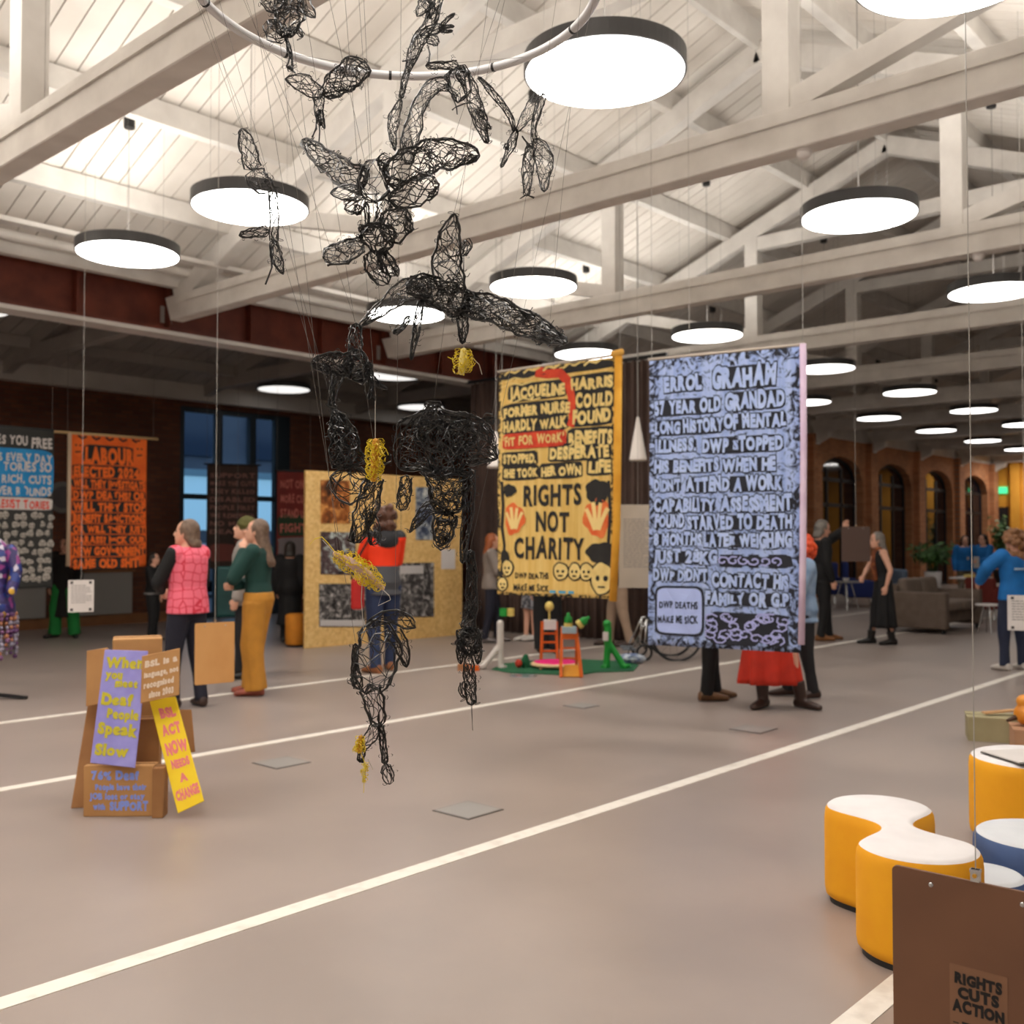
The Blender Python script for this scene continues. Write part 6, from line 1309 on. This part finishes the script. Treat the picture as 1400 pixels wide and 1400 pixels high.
creature('tall thin wire figure reaching out a clawed hand', 3.05, [
    ('body', [([(601, -14), (590, 25), (570, 62), (556, 100), (548, 135)], [9, 8, 9, 4, 3], DD), ([(548, 135), (538, 165), (537, 185), (540, 206)], [3, 8, 5, 1.5], DD)]),
    ('arm', [([(574, 48), (594, 40), (610, 38)], [6, 7, 4], DD)]), ('hand', [([(600, 40), (611, 27), (622, 18)], [3, 2.5, 1.5], D), ([(602, 38), (614, 36), (621, 36)], [3, 2, 1.5], D), ([(600, 41), (611, 43), (619, 42)], [2.5, 2, 1.5], D)]),
    ('head', [([(584, -4), (578, 10), (570, 22)], [9, 8, 3], D), ([(580, 0), (590, 16), (588, 26)], [6, 7, 3], D)]), ('rib_loop', [([(582, 52), (592, 54), (598, 62)], [7, 7, 4], D)]), ('leg', [([(585, 62), (588, 74), (586, 90)], None), ([(550, 84), (568, 80), (576, 60)], None)])], [(598, -10)], 'wire_figure', seed=3)
creature('arched wire bat with both wings hanging down', 3.0, [
    ('wing', [([(627, 90), (643, 122), (654, 158), (666, 196)], [9, 9, 10, 3], DD), ([(650, 150), (660, 170), (671, 176)], [7, 7, 3], D)]), ('wing', [([(616, 116), (592, 118), (573, 146), (562, 185), (556, 224)], [10, 10, 9, 12, 8], dict(scrib=14, cell=9))]),
    ('head', [([(582, 90), (604, 89), (627, 90)], [4, 5, 7], DD)]), ('body', [([(622, 94), (628, 120), (626, 140)], [15, 16, 4], dict(scrib=12))]), ('foot', [([(618, 130), (624, 146), (618, 150)], None), ([(624, 146), (625, 156)], None), ([(624, 146), (634, 142), (644, 140)], None)])], [(624, 86)], 'wire_bat', seed=4)
creature('thin forked wire bird right of the arched bat', 3.1, [('wing', [([(654, 105), (676, 130), (697, 158), (703, 180)], [2, 4.5, 3.5, 2], DD)]), ('wing', [([(738, 124), (724, 152), (706, 180)], [5, 8, 3], dict(scrib=14, rf=.0008))]), ('body', [([(706, 176), (700, 196), (692, 214), (685, 229)], [3, 6, 3, 2], DD)]), ('tail', [([(694, 196), (691, 205)], [3, 3])])], [(656, 106), (736, 122)], seed=5)
creature('wire bird hanging with folded wings below the largest pendant light', 3.1, [('body', [([(743, 128), (735, 152), (729, 180), (732, 196)], [6, 5, 3, 5], D)]), ('wing', [([(730, 190), (743, 214), (744, 262)], [6, 13, 4], dict(scrib=14, cell=9))]), ('wing', [([(727, 196), (722, 226), (720, 268)], [6, 8, 4], DD)]), ('claw', [([(714, 186), (720, 194), (722, 208), (713, 212)], None), ([(716, 190), (728, 202)], None)]), ('foot', [([(712, 271), (720, 266), (730, 271)], None)])], [(741, 126)], seed=6)
creature('narrow upright wire bird in front of the left pendant light', 2.75, [('head', [([(330, 176), (338, 200), (346, 232)], [4, 11, 11], D)]), ('body', [([(347, 232), (356, 250), (374, 256)], [13, 14, 7], dict(scrib=8, rf=.0009)), ([(372, 256), (375, 295), (374, 332)], [6, 6, 6], D)]), ('wing', [([(327, 322), (346, 318), (368, 316)], [4, 6, 8], D)]), ('tail', [([(374, 328), (378, 352), (387, 375)], [5, 8, 2], DD)]), ('leg', [([(371, 335), (372, 365), (363, 389)], None)])], [(330, 174), (372, 256)], seed=7)
creature('large wire bird with open wings facing the viewer under the hoop', 2.62, [
    ('body', [([(516, 218), (511, 246), (514, 276)], [12, 21, 14], dict(cell=12, rf=.0012, rt=.0040, scrib=3, ratio=.9))]), ('head', [([(517, 226), (527, 218), (533, 216)], [6, 9, 4], dict(rt=.0034)), ([(524, 222), (530, 234), (528, 242)], None)]),
    ('wing', [([(413, 192), (440, 214), (470, 236), (500, 250)], [6, 13, 17, 21], dict(cell=10, rt=.0034, scrib=12, dz=[.25, .16, .06, 0]))]), ('wing', [([(528, 248), (566, 222), (610, 210), (655, 213)], [16, 23, 21, 8], dict(cell=10, rt=.0036, scrib=34, dz=[0, .05, .15, .24]))]),
    ('feather', [([(532, 274), (560, 266), (582, 256), (600, 252)], [8, 18, 18, 9], dict(cell=10, rt=.0030, scrib=12))]), ('feather', [([(494, 264), (472, 263), (452, 264)], [12, 10, 4], D)]), ('feather', [([(500, 270), (486, 282), (471, 286)], [7, 10, 5], dict(rt=.0026))]), ('feather', [([(490, 280), (488, 294)], [5, 5], D)]),
    ('tail', [([(500, 276), (502, 296), (502, 312)], [3, 3, 2], DD), ([(526, 272), (522, 294), (510, 312)], [10, 8, 3], DD)])], [(500, 226), (620, 190), (414, 188)], seed=8)
creature('crumpled wire bird with a paddle-shaped wing below the open-winged bird', 2.48, [
    ('body', [([(494, 314), (520, 326), (536, 336)], [12, 20, 18], dict(scrib=12, dz=[0, 0, 0])), ([(490, 312), (512, 314)], [5, 4], DN)]), ('wing', [([(497, 332), (470, 345), (442, 352)], [10, 15, 11], dict(cell=9, rt=.003, scrib=10))]), ('wing', [([(520, 312), (542, 306), (556, 286)], [18, 24, 8], dict(scrib=22, rf=.0010)), ([(556, 300), (560, 316), (562, 318)], [5, 6, 1], DD)]),
    ('feather', [([(506, 344), (514, 368), (530, 388)], [9, 13, 8], dict(rt=.003, scrib=8)), ([(520, 340), (530, 362), (545, 376)], [5, 12, 4], DN)]), ('foot', [([(512, 336), (524, 372)], None), ([(522, 340), (544, 378)], None)])], [(512, 306), (440, 346)], seed=9)
creature('largest wire bird with one wing raised and one stretched to the right', 2.6, [
    ('body', [([(556, 388), (590, 396), (622, 412), (640, 424)], [12, 19, 20, 12], dict(scrib=70, rf=.0012, cell=8, ratio=.7))]), ('wing', [([(621, 292), (615, 325), (611, 362), (618, 402)], [3, 15, 20, 19], dict(cell=11, rt=.0034, scrib=14, dz=[-.10, -.06, 0, 0])), ([(636, 328), (640, 334), (632, 350)], [4, 6, 4], D)]),
    ('wing', [([(590, 392), (553, 398), (520, 424), (490, 446)], [14, 14, 9, 2], dict(scrib=24, dz=[0, .05, .12, .2]))]), ('wing', [([(632, 412), (676, 424), (722, 444), (775, 468)], [17, 18, 17, 5], dict(cell=9, rt=.0030, scrib=60, dz=[0, -.06, -.12, -.2])), ([(730, 450), (770, 468)], [14, 7], DN)]),
    ('head', [([(630, 420), (633, 446), (632, 470)], [9, 7, 3], DN), ([(634, 340), (634, 400), (632, 470)], None, dict(r=.0012))]), ('leg', [([(576, 410), (570, 446), (562, 492)], [4, 5, 2], DD)]), ('leg', [([(560, 432), (550, 448), (538, 456)], [4, 3, 4], DD)]), ('leg', [([(656, 420), (663, 440)], [3, 4], D)])], [(621, 290), (752, 436), (520, 428)], seed=10)
creature('dense dark wire beast with a thick neck in the middle left of the flock', 2.7, [
    ('neck', [([(487, 442), (486, 468), (486, 492)], [6, 9, 10], DN)]), ('body', [([(486, 478), (488, 504), (480, 518)], [9, 20, 16], DN), ([(426, 498), (452, 496), (482, 500)], [6, 14, 18], DN)]), ('leg', [([(464, 505), (456, 534), (452, 556)], [10, 5, 3], DN)]), ('leg', [([(498, 500), (512, 522), (530, 532)], [8, 4, 1.5], DD), ([(516, 520), (524, 534)], None)]), ('leg', [([(504, 508), (508, 528), (504, 546)], [4, 2, 2], DD), ([(506, 538), (512, 546)], None)]), ('tail', [([(452, 548), (460, 566)], [4, 3], DD)])], [(486, 440), (430, 494)], 'wire_beast', seed=11)
creature('massed black wire beast with a drooping muzzle and ragged forelegs', 2.6, [
    ('body', [([(546, 640), (572, 612), (608, 604), (646, 606), (680, 626)], [10, 42, 46, 34, 6], dict(scrib=64, cell=11, rf=.0012, rt=.0036, ratio=.6)), ([(566, 590), (604, 598), (650, 596)], [12, 22, 18], dict(scrib=40, cell=10))]), ('neck', [([(593, 552), (583, 578), (572, 604)], [6, 9, 10], DN), ([(580, 553), (604, 553)], [4, 4], DN)]), ('ear', [([(660, 580), (669, 570), (674, 580)], [6, 6, 3], D)]),
    ('head', [([(614, 640), (612, 676), (610, 704)], [38, 24, 17], dict(scrib=60, rf=.0012, rt=.0042)), ([(610, 700), (607, 722), (604, 744)], [17, 15, 9], dict(scrib=40, rt=.004))]), ('muzzle', [([(596, 735), (604, 742), (614, 738)], [7, 9, 6], DN)]),
    ('foreleg', [([(556, 650), (553, 676), (548, 698)], [7, 9, 6], DN)]), ('foreleg', [([(640, 640), (641, 685), (636, 730), (632, 770)], [9, 8, 6, 3], dict(scrib=14, rf=.0012))]), ('arm', [([(560, 728), (574, 708), (590, 694), (612, 700)], [1, 7, 9, 4], DD)])], [(593, 550), (672, 574)], 'wire_beast', seed=12)
creature('tall wire wing and column beside the dark beast', 2.68, [('wing', [([(456, 560), (468, 592), (476, 640)], [4, 18, 24], dict(scrib=90, cell=8.5, rf=.0013))]), ('net', [([(452, 652), (478, 662), (506, 654)], [12, 26, 16], dict(cell=13, rt=.0034, scrib=6)), ([(500, 640), (516, 632), (534, 622)], [5, 7, 8], D)]), ('body', [([(512, 650), (502, 694), (484, 742)], [12, 15, 8], dict(scrib=50))]), ('leg', [([(505, 700), (512, 730), (507, 745)], [8, 9, 5], DD)])], [(456, 558), (512, 610)], 'wire_figure', seed=13)
creature('long drooping black wire limb ending in a ragged hand', 2.75, [('arm', [([(643, 752), (645, 790), (644, 830), (640, 862)], [5, 7, 8, 10], DN)]), ('hand', [([(640, 858), (641, 880), (641, 896)], [15, 17, 13], dict(scrib=70, cell=7, rf=.0014))]), ('finger', [([(630, 872), (629, 892), (630, 908)], [4, 5, 2], DD)]), ('finger', [([(652, 872), (654, 895), (653, 908)], [4, 5, 2], DD)]), ('finger', [([(640, 894), (642, 928), (645, 964)], [5, 8, 6], DN), ([(645, 960), (646, 998)], None, dict(r=.0008))]), ('loop', [([(634, 932), (632, 945), (638, 954)], [4, 5, 3], D)])], [(643, 750)], 'wire_limb', seed=14)
creature('lowest wire creature with a sack of net and two long legs', 2.65, [
    ('body', [([(512, 848), (518, 890), (504, 936), (500, 948)], [16, 30, 24, 10], dict(cell=16, rf=.0013, rt=.0044, scrib=4, ratio=.7)), ([(504, 936), (512, 962), (518, 994)], [14, 13, 9], dict(cell=12, rt=.0034))]), ('wing', [([(500, 856), (532, 843), (556, 850), (568, 858)], [5, 9, 10, 3], dict(rt=.0036)), ([(536, 862), (550, 886), (556, 912)], [12, 9, 3], dict(rt=.0036))]), ('arm', [([(486, 880), (485, 904), (487, 928)], [3, 4, 7], DN), ([(487, 924), (490, 942)], [8, 6], DN)]),
    ('leg', [([(518, 990), (506, 1008), (496, 1024)], [9, 8, 4], dict(rt=.003)), ([(496, 1022), (492, 1042)], [5, 4], DN)]), ('leg', [([(520, 990), (524, 1020), (527, 1045)], [4, 4, 4], DN), ([(527, 1044), (530, 1058), (533, 1072)], [5, 8, 5], dict(rt=.003))])], [(486, 878), (540, 841)], 'wire_creature', seed=15)
def grub(label, Z, spine, wid, core, seed, n, hang=None, name='wire_insect', ends=()):
    ref = P(*spine[0], Z); t = thing(name, label, 'wire sculpture', ref, 0, 'yellow wire insects'); rnd = random.Random(seed); pts = [P(x, y, Z) for x, y in spine]; k = Z/FPX; b = MB()
    b.tube(pts, [w*k*.55 for w in wid], 12, True, True); b.build('core', core, t, True); b = MB()
    for i in range(n):
        s = rnd.random()*(len(pts)-1); j = min(int(s), len(pts)-2); f = s-j; c = pts[j].lerp(pts[j+1], f); w = (wid[j]*(1-f)+wid[j+1]*f)*k; a = rnd.uniform(0, 2*PI); ax = (pts[-1]-pts[0]).normalized(); e1 = ax.orthogonal().normalized(); e2 = ax.cross(e1); d = e1*math.cos(a)+e2*math.sin(a)
        r = rnd.uniform(.35, .7)*w; cc = c+d*w*.75; u = (ax+Vector((rnd.uniform(-.5, .5), rnd.uniform(-.5, .5), rnd.uniform(-.5, .5)))).normalized()
        b.wire([cc+d*r*math.cos(q*.85)+u*r*math.sin(q*.85) for q in range(8)], .0011, 4)
    b.build('yellow_curls', M_yw, t, fix=False)
    for e in ends: b = MB(); b.wire([P(x, y, Z) for x, y in e[0]], e[1], 5); b.build('wire_end', e[2], t, fix=False)
    if hang:
        p = P(*hang, Z); q = hoop_point(p); b = MB(); b.tube([p, q], .0006, 4); b.build('thread', M_thr, t)
C_o = noisy('orange_ochre_core', [(.3, rgb(196, 124, 30)), (.7, rgb(226, 170, 50))], 60, 3, .6); C_p = noisy('pale_pink_core', [(.3, rgb(190, 160, 160)), (.7, rgb(220, 190, 176))], 60, 3, .6); C_y = noisy('pale_yellow_core', [(.3, rgb(220, 196, 90)), (.7, rgb(240, 224, 140))], 60, 3, .6)
grub('small yellow wire insect hanging under the beak of the largest bird', 2.58, [(634, 480), (634, 494), (631, 508)], [8, 13, 9], C_y, 1, 60, None, ends=[([(622, 493), (612, 488)], .0012, M_yw), ([(644, 488), (655, 498), (659, 512)], .0012, M_sw), ([(634, 470), (634, 482)], .0010, M_sw)])
grub('upright orange-cored yellow wire insect beside the dark beast', 2.6, [(514, 604), (513, 630), (511, 655)], [9, 11, 7], C_o, 2, 130, (514, 550), ends=[([(505, 606), (500, 612), (499, 622)], .0012, M_yw), ([(520, 610), (528, 614), (531, 622)], .0012, M_yw), ([(513, 548), (513, 602)], .0014, M_sw)])
grub('slanting yellow wire insect with a pale core and bent wire tail', 2.55, [(458, 757), (478, 768), (502, 786), (523, 804)], [6, 12, 13, 6], C_p, 3, 190, (462, 756), ends=[([(423, 745), (430, 737), (440, 734), (448, 742), (460, 757)], .0014, M_yw), ([(441, 738), (458, 757)], .0012, M_sw), ([(500, 790), (495, 800), (494, 820), (497, 860)], .0012, M_sw), ([(522, 805), (532, 814), (534, 820), (517, 828), (524, 806)], .0012, M_sw)])
grub('yellow wire insect clinging to the foot of the lowest wire creature', 2.63, [(493, 1008), (491, 1026)], [5, 7], C_o, 4, 50, None, ends=[([(494, 1004), (496, 1012)], .001, M_yw)])
grub('small drooping yellow wire insect below the lowest foot', 2.63, [(499, 1044), (497, 1068)], [4, 4], C_y, 5, 30, None, ends=[([(503, 1038), (510, 1052)], .001, M_sw), ([(498, 1068), (497, 1084)], .0008, M_yw), ([(492, 1026), (496, 1036), (499, 1044)], .001, M_yw)])
